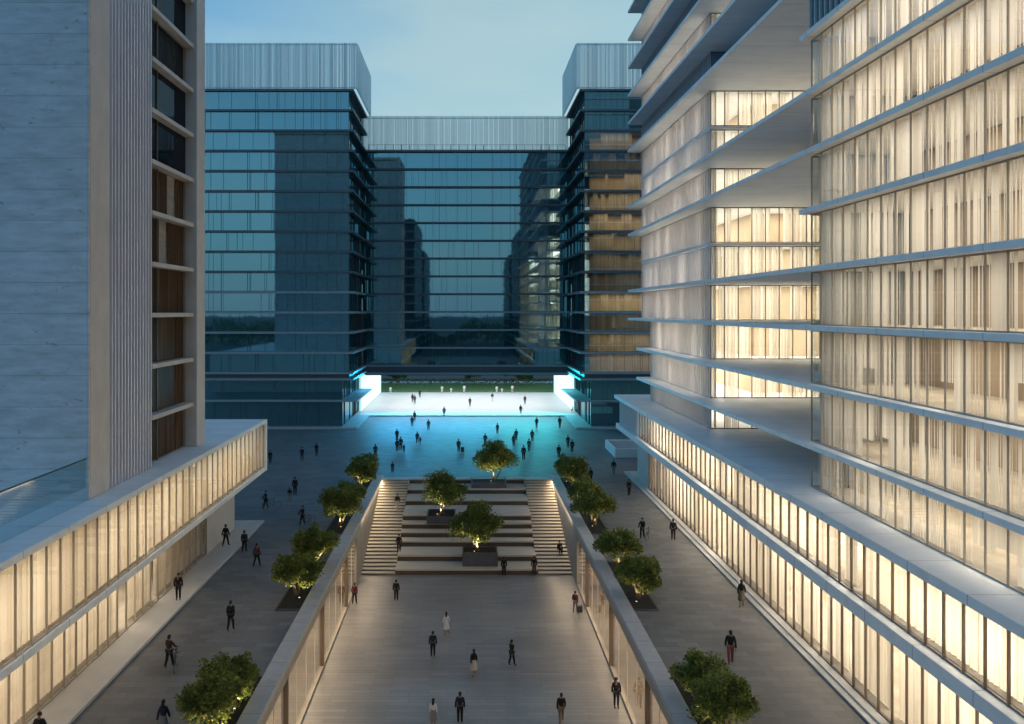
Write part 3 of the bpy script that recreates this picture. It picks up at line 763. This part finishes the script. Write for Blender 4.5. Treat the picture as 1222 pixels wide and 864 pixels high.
# stair planters
SP = [((-.4, 2.85), 73.0, 75.1, TZ[0], -3.2, 'dark stone planter on the lowest seating tiers, nearest the court floor'),
      ((-4.0, -1.15), 79.3, 82.4, TZ[4], -1.5, 'dark stone planter left of centre halfway up the seating tiers'),
      ((.5, 4.4), 87.75, 91.0, TZ[6], .02, 'dark stone planter at the top of the seating tiers beside the plaza')]
TL = ['multi stemmed olive tree in the lowest planter of the seating tiers', 'olive tree in the middle planter, left of centre on the seating tiers', 'olive tree at the top of the seating tiers against the turquoise plaza']
TS = [1.0, .95, 1.0]; TX = [px(571, 655, -3.2).x, (527-VX)*80.9/F, (590-VX)*89.4/F]
for k, ((xa, xb), ya, yb, zb, zt, lb) in enumerate(SP):
    t = thing('planter', lb, 'planter', ((xa+xb)/2, (ya+yb)/2, zb), 'planters on the seating tiers')
    e = .14
    MB().box(xa, xb, ya, ya+e, zb+.002, zt).box(xa, xb, yb-e, yb, zb+.002, zt).box(xa, xa+e, ya+e, yb-e, zb+.002, zt).box(xb-e, xb, ya+e, yb-e, zb+.002, zt).build('planter_wall', M['planter'], t)
    box(xa+e, xb-e, ya+e, yb-e, zb+.002, zt-.08).build('soil', M['soil'], t)
    ty = (ya+yb)/2
    plant_tree(0, (TX[k], ty, zt-.09), k*2.1+.4, TS[k], TL[k], 'olive trees on the seating tiers')
    uplight(TX[k]-.4, ty-.5, zt-.08, 330, ['small uplight left of the trunk in the lowest tier planter', 'small uplight left of the trunk in the middle tier planter', 'small uplight left of the trunk in the top tier planter'][k])
# plaza planters beside the copings
PYS = [(27, 41.2), (50.4, 60), (67.6, 77), (83.0, 90.0)]
nm = ['nearest', 'second', 'third', 'farthest']
trees_at = {   # side, planter -> list of (px crown base x, Y, proto, scale)
 (-1, 0): [(35.7, 3, .86), (38.4, 2, .80)], (-1, 1): [(53.0, 1, .98), (58.6, 2, 1.05)], (-1, 2): [(70.2, 3, 1.0), (75.2, 1, 1.0)], (-1, 3): [(85.4, 2, 1.1), (88.6, 3, .9)],
 (1, 0): [(35.6, 3, .84), (38.6, 1, .82)], (1, 1): [(52.3, 2, 1.02), (58.8, 1, 1.0)], (1, 2): [(70.4, 1, 1.1), (75.0, 3, .95)], (1, 3): [(84.6, 3, 1.0), (88.6, 2, 1.0)]}
for s in (-1, 1):
    for k, (ya, yb) in enumerate(PYS):
        side = 'left' if s < 0 else 'right'
        xa, xb = sorted((s*10.47, s*12.15))
        t = thing('plaza_planter', f'{nm[k]} long dark soil planter along the {side} coping of the sunken court', 'planter', ((xa+xb)/2, (ya+yb)/2, 0), 'long planters beside the court')
        e = .07
        MB().box(xa, xb, ya, ya+e, .004, .11).box(xa, xb, yb-e, yb, .004, .11).box(xa, xa+e, ya+e, yb-e, .004, .11).box(xb-e, xb, ya+e, yb-e, .004, .11).build('rim', M['planter'], t)
        box(xa+e, xb-e, ya+e, yb-e, .004, .09).build('soil', M['soil'], t)
        for q, (Y, pr, scl) in enumerate(trees_at[(s, k)]):
            plant_tree(pr, (s*11.3, Y, .07), random.uniform(0, 6.28), scl, f'{"nearer" if q == 0 else "farther"} olive tree of the pair in the {nm[k]} {side} hand planter', 'olive trees beside the court')
            uplight(s*11.3+.3*(-s), Y-.7, .09, 150 if s < 0 else 60, f'small uplight before the {"nearer" if q == 0 else "farther"} tree of the {nm[k]} {side} planter')
# trees on the far lawn
a, b = tree_meshes(51, 5.0, 2.4, 34, 90, .34)
ma = a.mesh('trunk'); ma.materials.append(M['bark']); mb_ = b.mesh('crown'); mb_.materials.append(M['leafd']); TP.append((ma, mb_))
for k, (x_, Y, sc_, lb) in enumerate(((475, 205, .9, 'lawn tree at the left end seen through the passage'), (565, 206, 1.0, 'lawn tree seen through the middle of the passage'), (617, 203, 1.1, 'larger lawn tree right of the middle of the passage'), (628, 206, .8, 'smaller lawn tree just right of the larger one beyond the passage'))):
    plant_tree(4, ((x_-VX)*Y/F, Y-3, .25), k*1.7, sc_*1.15, lb, 'trees on the far lawn', name='lawn_tree')

rnd = random.Random(9); hb = MB()
for q in range(5200):
    p = Vector((rnd.uniform(-46, 46), 204.6+rnd.uniform(-.7, .7), .25+rnd.random()**.7*1.25))
    d = Vector((rnd.uniform(-1, 1), rnd.uniform(-1, .3), rnd.uniform(-.3, 1))).normalized(); e = d.cross(Vector((rnd.uniform(-1, 1), 1, .3))).normalized()
    L = rnd.uniform(.18, .4); hb.quad(p, p+d*L*.5+e*L*.35, p+d*L, p+d*L*.5-e*L*.35)
tag(hb.build('hedge', M['leafd']), 'clipped green hedge along the far edge of the lawn beyond the passage', 'hedge')

# ================================================================== behind the camera (seen in the mirrored glass)
def block(x0, x1, y0, y1, z1, label):
    T = thing('office_block', label, 'building', ((x0+x1)/2, (y0+y1)/2, 0), 'office blocks of the street')
    box(x0, x1, y0, y1, .004, z1).build('glass_body', M['darkglass'], T)
    z = 4
    while z < z1: box(x0-.2, x1+.2, y0-.2, y1+.2, z, z+.35).build('floor_slab', M['gslab'], T); z += 3.6
for a in ((-44, -21, -85, -28, 56, 'dark taller office block nearest on the left of the street, mirrored in the central glass'),
          (-44, -20.5, -150, -91, 48, 'dark lower office block farther down the left of the street, mirrored in the glass'),
          (21, 44, -85, -28, 52, 'dark taller office block nearest on the right of the street, mirrored in the glass'),
          (20.5, 44, -150, -91, 46, 'dark lower office block farther down the right of the street, mirrored in the glass')): block(*a)
tl = MB(); rnd = random.Random(5)
for q in range(9000):
    x = rnd.uniform(-220, 220); h_ = 9+4*math.sin(x*.09)+3*math.sin(x*.23+1)
    p = Vector((x, -175+rnd.uniform(-14, 14), rnd.random()**.7*h_))
    d = Vector((rnd.uniform(-1, 1), rnd.uniform(-1, 1), rnd.uniform(-.5, 1))).normalized(); e = d.cross(Vector((rnd.uniform(-1, 1), 1, .3))).normalized()
    L = rnd.uniform(1.2, 2.6); tl.quad(p, p+d*L*.5+e*L*.4, p+d*L, p+d*L*.5-e*L*.4)
o = tl.build('treeline', M['leafd']); o['kind'] = 'stuff'; o['label'] = 'far off belt of trees closing the street, seen mirrored in the glass'

# ================================================================== PEOPLE
def skin_mesh(vs, es, rs, sub=1):
    me = bpy.data.meshes.new('tmp'); me.from_pydata(vs, es, []); o = bpy.data.objects.new('tmp', me); COL.objects.link(o)
    o.modifiers.new('s', 'SKIN')
    for d, r in zip(me.skin_vertices[0].data, rs): d.radius = r if hasattr(r, '__len__') else (r, r); d.use_root = False
    me.skin_vertices[0].data[0].use_root = True
    if sub: m_ = o.modifiers.new('u', 'SUBSURF'); m_.levels = sub; m_.render_levels = sub
    dg = bpy.context.evaluated_depsgraph_get(); ev = o.evaluated_get(dg); m2 = bpy.data.meshes.new_from_object(ev)
    vv = [tuple(v.co) for v in m2.vertices]; ff = [tuple(p.vertices) for p in m2.polygons]
    bpy.data.objects.remove(o); bpy.data.meshes.remove(me); bpy.data.meshes.remove(m2)
    return vv, ff
def chain(joints, edges, sub=1):
    names = list(joints); idx = {n: i for i, n in enumerate(names)}
    return skin_mesh([joints[n][0] for n in names], [(idx[a], idx[b]) for a, b in edges], [joints[n][1] for n in names], sub)
def addto(mb, vf):
    i = len(mb.v); mb.v += vf[0]; mb.f += [tuple(i+q for q in f) for f in vf[1]]

def person_proto(kind, pose):
    """figure 1.75 m tall facing -Y; returns meshes of body, top, bottom, shoes, hair"""
    stride = {'stand': 0, 'walk': .26, 'stroll': .17, 'push': .2, 'phone': 0, 'sit': 0}[pose]
    la = {'stand': (-.02, .0), 'walk': (-.20, .16), 'stroll': (.14, -.12), 'push': (-.38, -.36), 'phone': (-.05, -.3), 'sit': (-.25, -.25)}[pose]
    dz = -.48 if pose == 'sit' else 0
    fem = kind == 'woman'
    sw = .15 if fem else .18
    J = {}
    J['pelvis'] = ((0, 0, .97+dz), (.135, .105)); J['waist'] = ((0, 0, 1.12+dz), (.12 if fem else .135, .09)); J['chest'] = ((0, 0, 1.31+dz), (.14 if fem else .16, .105))
    J['neckb'] = ((0, .005, 1.45+dz), (.075, .065)); J['neck'] = ((0, -.005, 1.53+dz), .05); J['head'] = ((0, -.015, 1.62+dz), (.072, .088)); J['headtop'] = ((0, -.01, 1.70+dz), (.068, .08))
    for i, s in enumerate((-1, 1)):
        a = la[i]
        J[f'sh{s}'] = ((s*sw, 0, 1.42+dz), .06)
        if pose in ('push',) or (pose == 'phone' and i == 1):
            J[f'el{s}'] = ((s*(sw+.06), a*.35, 1.17+dz), .042); J[f'wr{s}'] = ((s*(sw+.02), a, 1.02+dz if pose == 'push' else 1.25+dz), .03)
            hd = Vector((0, -1, 0))
        else:
            J[f'el{s}'] = ((s*(sw+.055), a*.35+.02, 1.15+dz), .042); J[f'wr{s}'] = ((s*(sw+.065), a, .91+dz), .03)
            hd = Vector((0, (a)*.5, -1)).normalized()
        w_ = Vector(J[f'wr{s}'][0]); J[f'pa{s}'] = (tuple(w_+hd*.075), (.04, .022))
        J[f'hip{s}'] = ((s*.09, 0, .93+dz), .09)
        if pose == 'sit':
            J[f'kn{s}'] = ((s*.11, -.42, .46), .06); J[f'an{s}'] = ((s*.11, -.44, .09), .04); J[f'to{s}'] = ((s*.12, -.60, .04), .036)
        else:
            fy = (-stride if i == 0 else stride)
            lift = .05 if fy > .1 else 0
            J[f'kn{s}'] = ((s*.10, fy*.45-.03, .50), .06); J[f'an{s}'] = ((s*.10, fy+.02, .09+lift), .04); J[f'to{s}'] = ((s*.115, fy-.13, .04+lift*.3), .036)
    E = [('pelvis', 'waist'), ('waist', 'chest'), ('chest', 'neckb'), ('neckb', 'neck'), ('neck', 'head'), ('head', 'headtop')]
    for s in (-1, 1):
        E += [('chest', f'sh{s}'), (f'sh{s}', f'el{s}'), (f'el{s}', f'wr{s}'), (f'wr{s}', f'pa{s}'), ('pelvis', f'hip{s}'), (f'hip{s}', f'kn{s}'), (f'kn{s}', f'an{s}'), (f'an{s}', f'to{s}')]
    body = MB(); addto(body, chain(J, E, 1))
    for s in (-1, 1):                      # fingers rooted in the palm, thumb from the side
        p = Vector(J[f'pa{s}'][0]); w_ = Vector(J[f'wr{s}'][0]); d = (p-w_).normalized()
        sidev = Vector((0, 1, 0)) if abs(d.z) > .6 else Vector((1, 0, 0)); nrm = d.cross(sidev).normalized()*(-s)
        for q, ln in enumerate((.068, .078, .072, .055)):
            b0 = p+d*.0+sidev*(q-1.5)*.018; b1 = b0+d*ln*.65+nrm*.01; b2 = b1+d*ln*.45+nrm*.03
            body.tube([b0, b1, b2], [.009, .008, .006], 5)
        t0 = w_+d*.03-sidev*.03; body.tube([t0, t0+d*.03-sidev*.022, t0+d*.062-sidev*.026+nrm*.012], [.011, .009, .007], 5)
    hz = 1.655+dz                            # face
    body.tube([(0, -.085, hz+.005), (0, -.112, hz-.03), (0, -.088, hz-.04)], [.008, .014, .010], 5)
    for s in (-1, 1):
        body.ball((s*.076, 0, hz-.01), (.012, .022, .034), 6, 5); body.ball((s*.03, -.086, hz+.008), .011, 6, 5)
    body.ball((0, -.088, hz-.068), (.024, .008, .007), 6, 4)
    def grow(names, edges, add):
        jj = {n: (J[n][0], tuple(x+add for x in (J[n][1] if hasattr(J[n][1], '__len__') else (J[n][1],)*2))) for n in names}
        return chain(jj, edges, 1)
    top = MB(); bot = MB(); shoes = MB(); hair = MB()
    te = [('pelvis', 'waist'), ('waist', 'chest'), ('chest', 'neckb')]
    for s in (-1, 1): te += [('chest', f'sh{s}'), (f'sh{s}', f'el{s}'), (f'el{s}', f'wr{s}')]
    names = []
    for e in te:
        for n in e:
            if n not in names: names.append(n)
    addto(top, grow(names, te, .022))
    if fem:
        rings = [(1.0, .15, .12), (.8, .19, .17), (.6, .22, .21), (.46, .235, .23)]
        i0 = len(bot.v); N = 14
        for (z, rx, ry) in [(1.12, .13, .10)]+rings:
            for q in range(N): a = 2*math.pi*q/N; bot.v.append((rx*math.cos(a), ry*math.sin(a), z+dz))
        for k in range(len(rings)):
            for q in range(N): a_, b_ = i0+k*N+q, i0+k*N+(q+1) % N; bot.f.append((a_, b_, b_+N, a_+N))
    else:
        be = [];
        for s in (-1, 1): be += [('pelvis', f'hip{s}'), (f'hip{s}', f'kn{s}'), (f'kn{s}', f'an{s}')]
        addto(bot, grow(['pelvis', 'hip-1', 'kn-1', 'an-1', 'hip1', 'kn1', 'an1'], be, .02))
    for s in (-1, 1): addto(shoes, grow([f'an{s}', f'to{s}'], [(f'an{s}', f'to{s}')], .012))
    hair.ball((0, .008, 1.70+dz), (.094, .102, .085), 10, 7)
    hair.ball((0, .05, 1.64+dz), (.085, .07, .09), 10, 7)
    if fem: hair.ball((0, .075, 1.52+dz), (.085, .05, .16), 10, 7)
    lowest = min(v[2] for v in shoes.v); 
    res = []
    for nm_, mb, m_ in (('body', body, 'skin'), ('jacket', top, 'c_black'), ('skirt' if fem else 'trousers', bot, 'c_black'), ('shoes', shoes, 'shoe'), ('hair', hair, 'hairb')):
        mb.v = [(x, y, z-lowest) for x, y, z in mb.v]
        me = mb.mesh(nm_, smooth=True); me.materials.append(M[m_]); res.append((nm_, me))
    return res
PROT = {k: person_proto(*k) for k in (('man', 'stand'), ('man', 'walk'), ('man', 'stroll'), ('man', 'push'), ('man', 'phone'), ('man', 'sit'), ('woman', 'stand'), ('woman', 'walk'))}
def person(loc, kind, pose, rz, top, bot, label, group, sc=1.0):
    t = thing('person', label, 'person', loc, group, R(rz)); t.scale = (sc, sc, sc)
    for nm_, me in PROT[(kind, pose)]:
        o = bpy.data.objects.new(nm_, me); COL.objects.link(o); o.parent = t
        col = {'jacket': top, 'trousers': bot, 'skirt': bot}.get(nm_)
        if col and col != 'black': o.material_slots[0].link = 'OBJECT'; o.material_slots[0].material = M['c_'+col]
    return t
GP, GF, GL_, GB, GS = 'people on the left side of the plaza', 'people on the turquoise lit plaza', 'people on the sunken court', 'people on the right side of the plaza', 'people in the white passage'
m_, w_ = 'man', 'woman'
PPL = [  # px, py, level, kind, pose, rz, top, bottom, scale, group, label
 (322.5,554,0,m_,'stand',170,'black','black',1,GP,'person in black standing close to the white edge of the left podium'),
 (360.4,550,0,m_,'stroll',180,'black','charcoal',1,GP,'person in dark clothes strolling on the far left plaza, middle of three in a row'),
 (377.7,544.5,0,m_,'stand',160,'black','navy',1,GP,'person in dark clothes on the far left plaza, last of three towards the turquoise light'),
 (317.2,607,0,m_,'push',-60,'navy','black',1,GP,'person in dark top wheeling a bicycle past the corner of the left podium'),
 (352,591,0,m_,'stand',170,'black','black',1.08,GP,'broad person in black coat walking beside a child on the left plaza'),
 (345.7,598,0,m_,'stroll',180,'navy','grey',.78,GP,'small child in navy top beside the adult in the black coat'),
 (361,627,0,m_,'push',-50,'black','black',1,GP,'person in black pushing a bicycle near the third left planter'),
 (269.4,652,.18,m_,'walk',160,'black','black',1,GP,'person in black on the pale plinth near the solid wall of the left podium'),
 (291.6,659.5,0,m_,'stroll',180,'charcoal','black',1,GP,'person in charcoal jacket walking just off the corner of the pale left plinth'),
 (306.4,676.5,0,m_,'walk',150,'maroon','black',1,GP,'person in dark maroon top striding on the plaza beside the left plinth'),
 (212.8,716,.18,m_,'stand',10,'black','black',1,GP,'person in black standing on the pale plinth under the left podium overhang'),
 (275.3,752.7,0,m_,'stroll',170,'black','black',1.02,GP,'person in black suit walking in the middle of the left plaza above the nearest planter'),
 (202,797,0,m_,'push',160,'brown','black',1,GP,'person in brown top holding a bicycle on the warm lit left plaza'),
 (195,882,0,w_,'walk',180,'navy','grey',1,GP,'long haired person in navy top at the lower edge beside the nearest left planter'),
 (47,899,.18,m_,'walk',0,'black','black',1,GP,'person of whom only the head shows at the lower left beneath the podium glass'),
 (492.3,480,.22,m_,'stand',180,'black','black',1,GS,'left person of the dark pair standing in the white passage'),
 (495,481.6,.22,m_,'stand',170,'charcoal','black',1,GS,'right person of the dark pair standing in the white passage'),
 (501,474.4,.22,m_,'stand',180,'navy','navy',1,GS,'person in navy alone at the back of the passage right of the dark pair'),
 (530,497,.22,m_,'walk',180,'grey','charcoal',1,GS,'person in grey on the front step of the white passage, left of its middle'),
 (560.8,484.9,.22,m_,'stroll',180,'black','black',1,GS,'person in black alone in the middle of the white passage'),
 (587.5,479,.22,m_,'walk',180,'black','white',1,GS,'person with black top and pale trousers right of the middle of the passage'),
 (626.4,482.3,.22,m_,'stand',180,'charcoal','charcoal',1,GS,'person in charcoal farther into the passage on its right part'),
 (621.4,494.5,.22,m_,'stand',180,'black','black',1,GS,'person in black near the front step on the right part of the passage'),
 (494.8,502.5,0,m_,'stand',160,'black','black',1,GF,'farther person in black of the pair just in front of the passage step'),
 (491.7,509.2,0,m_,'stroll',180,'black','black',1,GF,'nearer person in black of the pair just in front of the passage step'),
 (511.3,513.6,0,m_,'walk',180,'black','navy',1,GF,'person in black walking alone in front of the passage, right of the pair'),
 (473.7,526,0,m_,'stand',180,'navy','navy',1,GF,'person in navy standing behind the cluster of three at the left of the turquoise plaza'),
 (474,539,0,m_,'stand',170,'navy','black',1,GF,'left person of the cluster at the left of the turquoise plaza'),
 (478.3,537.5,0,m_,'walk',180,'black','navy',1.05,GF,'middle tall person of the cluster at the left of the turquoise plaza'),
 (482,539.5,0,m_,'stand',180,'navy','navy',.6,GF,'child at the right of the cluster on the turquoise plaza'),
 (498,529.5,0,m_,'stroll',170,'navy','navy',1,GF,'adult in navy leading a child across the turquoise plaza'),
 (501.6,530.5,0,m_,'walk',180,'navy','navy',.62,GF,'child at the hand of the adult in navy on the turquoise plaza'),
 (547.4,539.5,0,m_,'stand',170,'navy','navy',1,GF,'person in navy standing beside a dark trolley bag behind the top planter tree'),
 (579,532,0,m_,'stand',180,'navy','navy',1,GF,'person in navy standing just left behind the crown of the top olive tree'),
 (593.6,518,0,m_,'walk',180,'navy','navy',.95,GF,'lone person in navy walking in the middle of the turquoise plaza'),
 (613,533,0,m_,'walk',180,'navy','navy',1,GF,'nearer person of the pair right of the top olive tree'),
 (616,526,0,m_,'stand',180,'navy','navy',1,GF,'farther person of the pair right of the top olive tree'),
 (635.2,527,0,m_,'stand',175,'navy','black',1,GF,'farthest of the three people walking in file on the turquoise plaza'),
 (631.3,539,0,m_,'stroll',180,'navy','navy',1,GF,'middle one of the three people walking in file on the turquoise plaza'),
 (624.9,549,0,m_,'stand',180,'navy','black',1.08,GF,'nearest and tallest of the three people walking in file on the turquoise plaza'),
 (640.4,511,0,m_,'stroll',180,'black','black',1,GF,'person in black ahead of the walking file, near the passage step'),
 (668,511,0,m_,'walk',0,'black','black',1.08,GF,'person in black at the right end of the turquoise plaza near the passage wall'),
 (684.8,491.5,0,m_,'sit',-60,'charcoal','grey',1.1,GF,'person in charcoal crouching by the lit white wall at the right of the passage'),
 (677.8,534.5,0,m_,'stand',180,'navy','navy',1,GF,'slim person in navy standing right of the turquoise pool of light'),
 (682.8,540,0,m_,'stand',180,'black','black',1,GF,'person in black partly behind the farthest right planter tree, right of the pair'),
 (666.8,547,0,m_,'stand',180,'black','navy',1,GF,'person in dark clothes half hidden behind the farthest right tree, left of the pair'),
 (448,546,0,m_,'stand',180,'navy','navy',1,GF,'person in navy standing behind the farthest left planter tree'),
 (468.4,564.5,0,m_,'stand',180,'navy','navy',.75,GF,'child in navy standing at the head of the left staircase'),
 (466,470,.22,m_,'stand',180,'white','white',1,GS,'person in white at the far left edge of the passage by the lawn'),
 (527.5,469,.22,m_,'walk',180,'white','white',1,GS,'first of two people in white left of the middle at the lawn edge'),
 (538.4,469.5,.22,m_,'stand',180,'white','white',.8,GS,'smaller second of two people in white left of the middle at the lawn edge'),
 (554,469,.22,m_,'walk',180,'white','white',1.1,GS,'tall person in white in the middle of the lawn edge'),
 (592.8,469,.22,m_,'walk',180,'white','white',1,GS,'person in white at the lawn edge beside a shorter one, right of the middle'),
 (599,469.5,.22,m_,'stand',180,'white','white',.75,GS,'shorter person in white right of the middle at the lawn edge'),
 (611.4,469,.22,m_,'walk',180,'white','cream',1.1,GS,'rightmost person in white and cream at the lawn edge'),
 (704.7,577,0,m_,'stand',180,'black','black',1,GB,'person in black standing behind the third right planter trees'),
 (732.4,566.5,0,m_,'stroll',180,'black','grey',1,GB,'person in black top and grey trousers near the low white enclosure'),
 (750.7,592,0,m_,'walk',180,'black','black',1,GB,'person in black walking by the far end of the right plinth'),
 (766.5,643,0,m_,'push',-30,'black','black',1,GB,'person in black wheeling a bicycle on the right plaza'),
 (803.4,645,0,m_,'stand',170,'black','black',1.02,GB,'person in black suit close to the plinth edge of the right podium'),
 (885,724.5,0,w_,'walk',160,'black','khaki',1,GB,'long haired person with black top walking along the right plinth'),
 (871.8,793,0,m_,'stroll',170,'black','red',1.05,GB,'person in black top and dark red shorts on the right plaza'),
 (472.8,717,-5,m_,'stand',180,'black','black',1,GL_,'person in black standing at the foot of the seating tiers on the left'),
 (532.7,757,-5,w_,'walk',170,'white','white',.95,GL_,'dark haired person in white dress, farther of the two in the middle of the court'),
 (516.6,784,-5,m_,'stand',180,'navy','black',1.02,GL_,'person in navy jacket standing left of the middle of the court'),
 (565.5,806.6,-5,w_,'walk',190,'black','cream',1,GL_,'person in black top and cream skirt walking in the middle of the court'),
 (610.8,794.3,-5,m_,'stroll',120,'black','black',1,GL_,'person in black right of the middle of the court'),
 (517,868,-5,w_,'stand',170,'white','grey',.95,GL_,'dark haired person in white top at the lower edge of the court'),
 (549,863,-5,m_,'stand',180,'navy','black',1.04,GL_,'person in navy jacket at the lower edge of the court'),
 (669.8,863,-5,m_,'walk',180,'black','khaki',1,GL_,'person in black top and khaki trousers at the lower right of the court'),
 (735.5,844.5,-5,m_,'stand',0,'black','navy',1.04,GL_,'person in dark suit against the right glass wall of the court'),
 (686.5,731,-5,m_,'stroll',150,'maroon','grey',.98,GL_,'person in maroon top wheeling a small suitcase beside the right glass wall'),
 (601.4,687.5,-5,m_,'stand',180,'black','black',1,GL_,'person in black at the foot of the tiers right of the lowest planter'),
 (637.5,686.5,-5,m_,'stand',180,'black','maroon',1,GL_,'person in black coat at the foot of the tiers near the right staircase'),
 (423,721,-5,m_,'stroll',170,'maroon','black',1,GL_,'person in dark maroon beside the left glass wall near the foot of the stairs'),
 (476,659.4,'s',m_,'walk',0,'black','charcoal',1,GL_,'person in black coming down the inner edge of the left staircase'),
 (474.2,610,'s',m_,'stroll',0,'charcoal','cream',1,GL_,'person in charcoal top high on the left staircase'),
 (667.8,660,'s',m_,'sit',10,'black','black',.95,GL_,'person in black sitting low on the right staircase'),
]
for (x_, y_, lv_, kd, ps, rz, tp, bt, sc_, gr, lb) in PPL:
    p = px_stair(x_, y_) if lv_ == 's' else px(x_, y_, lv_)
    person((p.x, p.y, p.z+.002), kd, ps, rz, tp, bt, lb, gr, sc_)

# ---- bicycles
def bicycle():
    t = thing('bicycle', 'bicycle', 'bicycle', (0, 0, 0), 'bicycles wheeled across the plaza')
    for yy in (-.52, .52):
        def rg(r, w_, n=20):
            mb = MB()
            pts = [(0, yy+r*math.cos(2*math.pi*k/n), .345+r*math.sin(2*math.pi*k/n)) for k in range(n+1)]
            return mb.tube(pts, w_, 6, cap=False)
        wh = rg(.31, .012)
        for k in range(8):
            a = math.pi*2*k/8; wh.tube([(0, yy, .345), (0, yy+.31*math.cos(a), .345+.31*math.sin(a))], .004, 4)
        w1 = wh.build('wheel', M['gslab'], t); rg(.333, .02).build('tyre', M['tyre'], w1)
    fr_ = MB(); bb = (0, .08, .30); st = (0, .22, .80); hd_ = (0, -.34, .82); rx = (0, .52, .345); fx = (0, -.52, .345)
    for a, b in ((bb, st), (st, hd_), (bb, hd_), (bb, rx), (st, rx), (hd_, fx)): fr_.tube([a, b], .022, 6)
    fr_.build('frame', M['frame'], t)
    MB().tube([(-.29, -.28, 1.0), (-.18, -.36, 1.0), (0, -.36, .98), (.18, -.36, 1.0), (.29, -.28, 1.0)], .016, 6).tube([(0, -.34, .82), (0, -.36, .99)], .018, 6).build('handlebar', M['mull'], t)
    MB().ball((0, .26, .92), (.07, .14, .035)).tube([st, (0, .25, .9)], .014, 6).build('saddle', M['tyre'], t)
    return t
bk = None
for (x_, y_, rz, lb) in ((324, 607, -70, 'bicycle wheeled past the corner of the left podium'), (366.5, 627.5, -40, 'bicycle pushed by a person in black near the third left planter'),
                         (209.5, 798, 15, 'bicycle standing beside the person in brown on the warm lit left plaza'), (773, 643.5, -25, 'bicycle wheeled by a person in black on the right plaza')):
    p = px(x_, y_, 0)
    if bk is None: bk = bicycle(); c = bk
    else: c = copy_tree(bk)
    c.location = (p.x, p.y, .002); c.rotation_euler = (0, 0, R(rz)); c['label'] = lb
# ---- suitcases
def suitcase(loc, sc_, lb):
    t = thing('suitcase', lb, 'suitcase', loc); t.scale = (sc_,)*3; x, y, z = loc
    def bld(mb, nm_, m, **k):
        me = mb.mesh(nm_); me.materials.append(m); o = bpy.data.objects.new(nm_, me); COL.objects.link(o); o.parent = t
        b = o.modifiers.new('e', 'BEVEL'); b.width = .02; b.segments = 2; return o
    bld(box(-.19, .19, -.11, .11, .06, .58), 'shell', M['case'])
    MBh = MB().tube([(-.13, .09, .58), (-.13, .09, .95), (.13, .09, .95), (.13, .09, .58)], .012, 6); me = MBh.mesh('handle'); me.materials.append(M['gslab']); o = bpy.data.objects.new('handle', me); COL.objects.link(o); o.parent = t
    for xx in (-.15, .15):
        me = MB().tube([(xx-.015, .09, .035), (xx+.015, .09, .035)], .035, 8).mesh('wheel'); me.materials.append(M['tyre']); o = bpy.data.objects.new('wheel', me); COL.objects.link(o); o.parent = t
p = px(692.3, 731.3, -5); suitcase((p.x, p.y, -4.998), .95, 'small dark suitcase wheeled beside the right glass wall of the court')
p = px(551.8, 539.8, 0); suitcase((p.x, p.y, .002), 1.25, 'dark trolley bag beside the person behind the top planter tree')
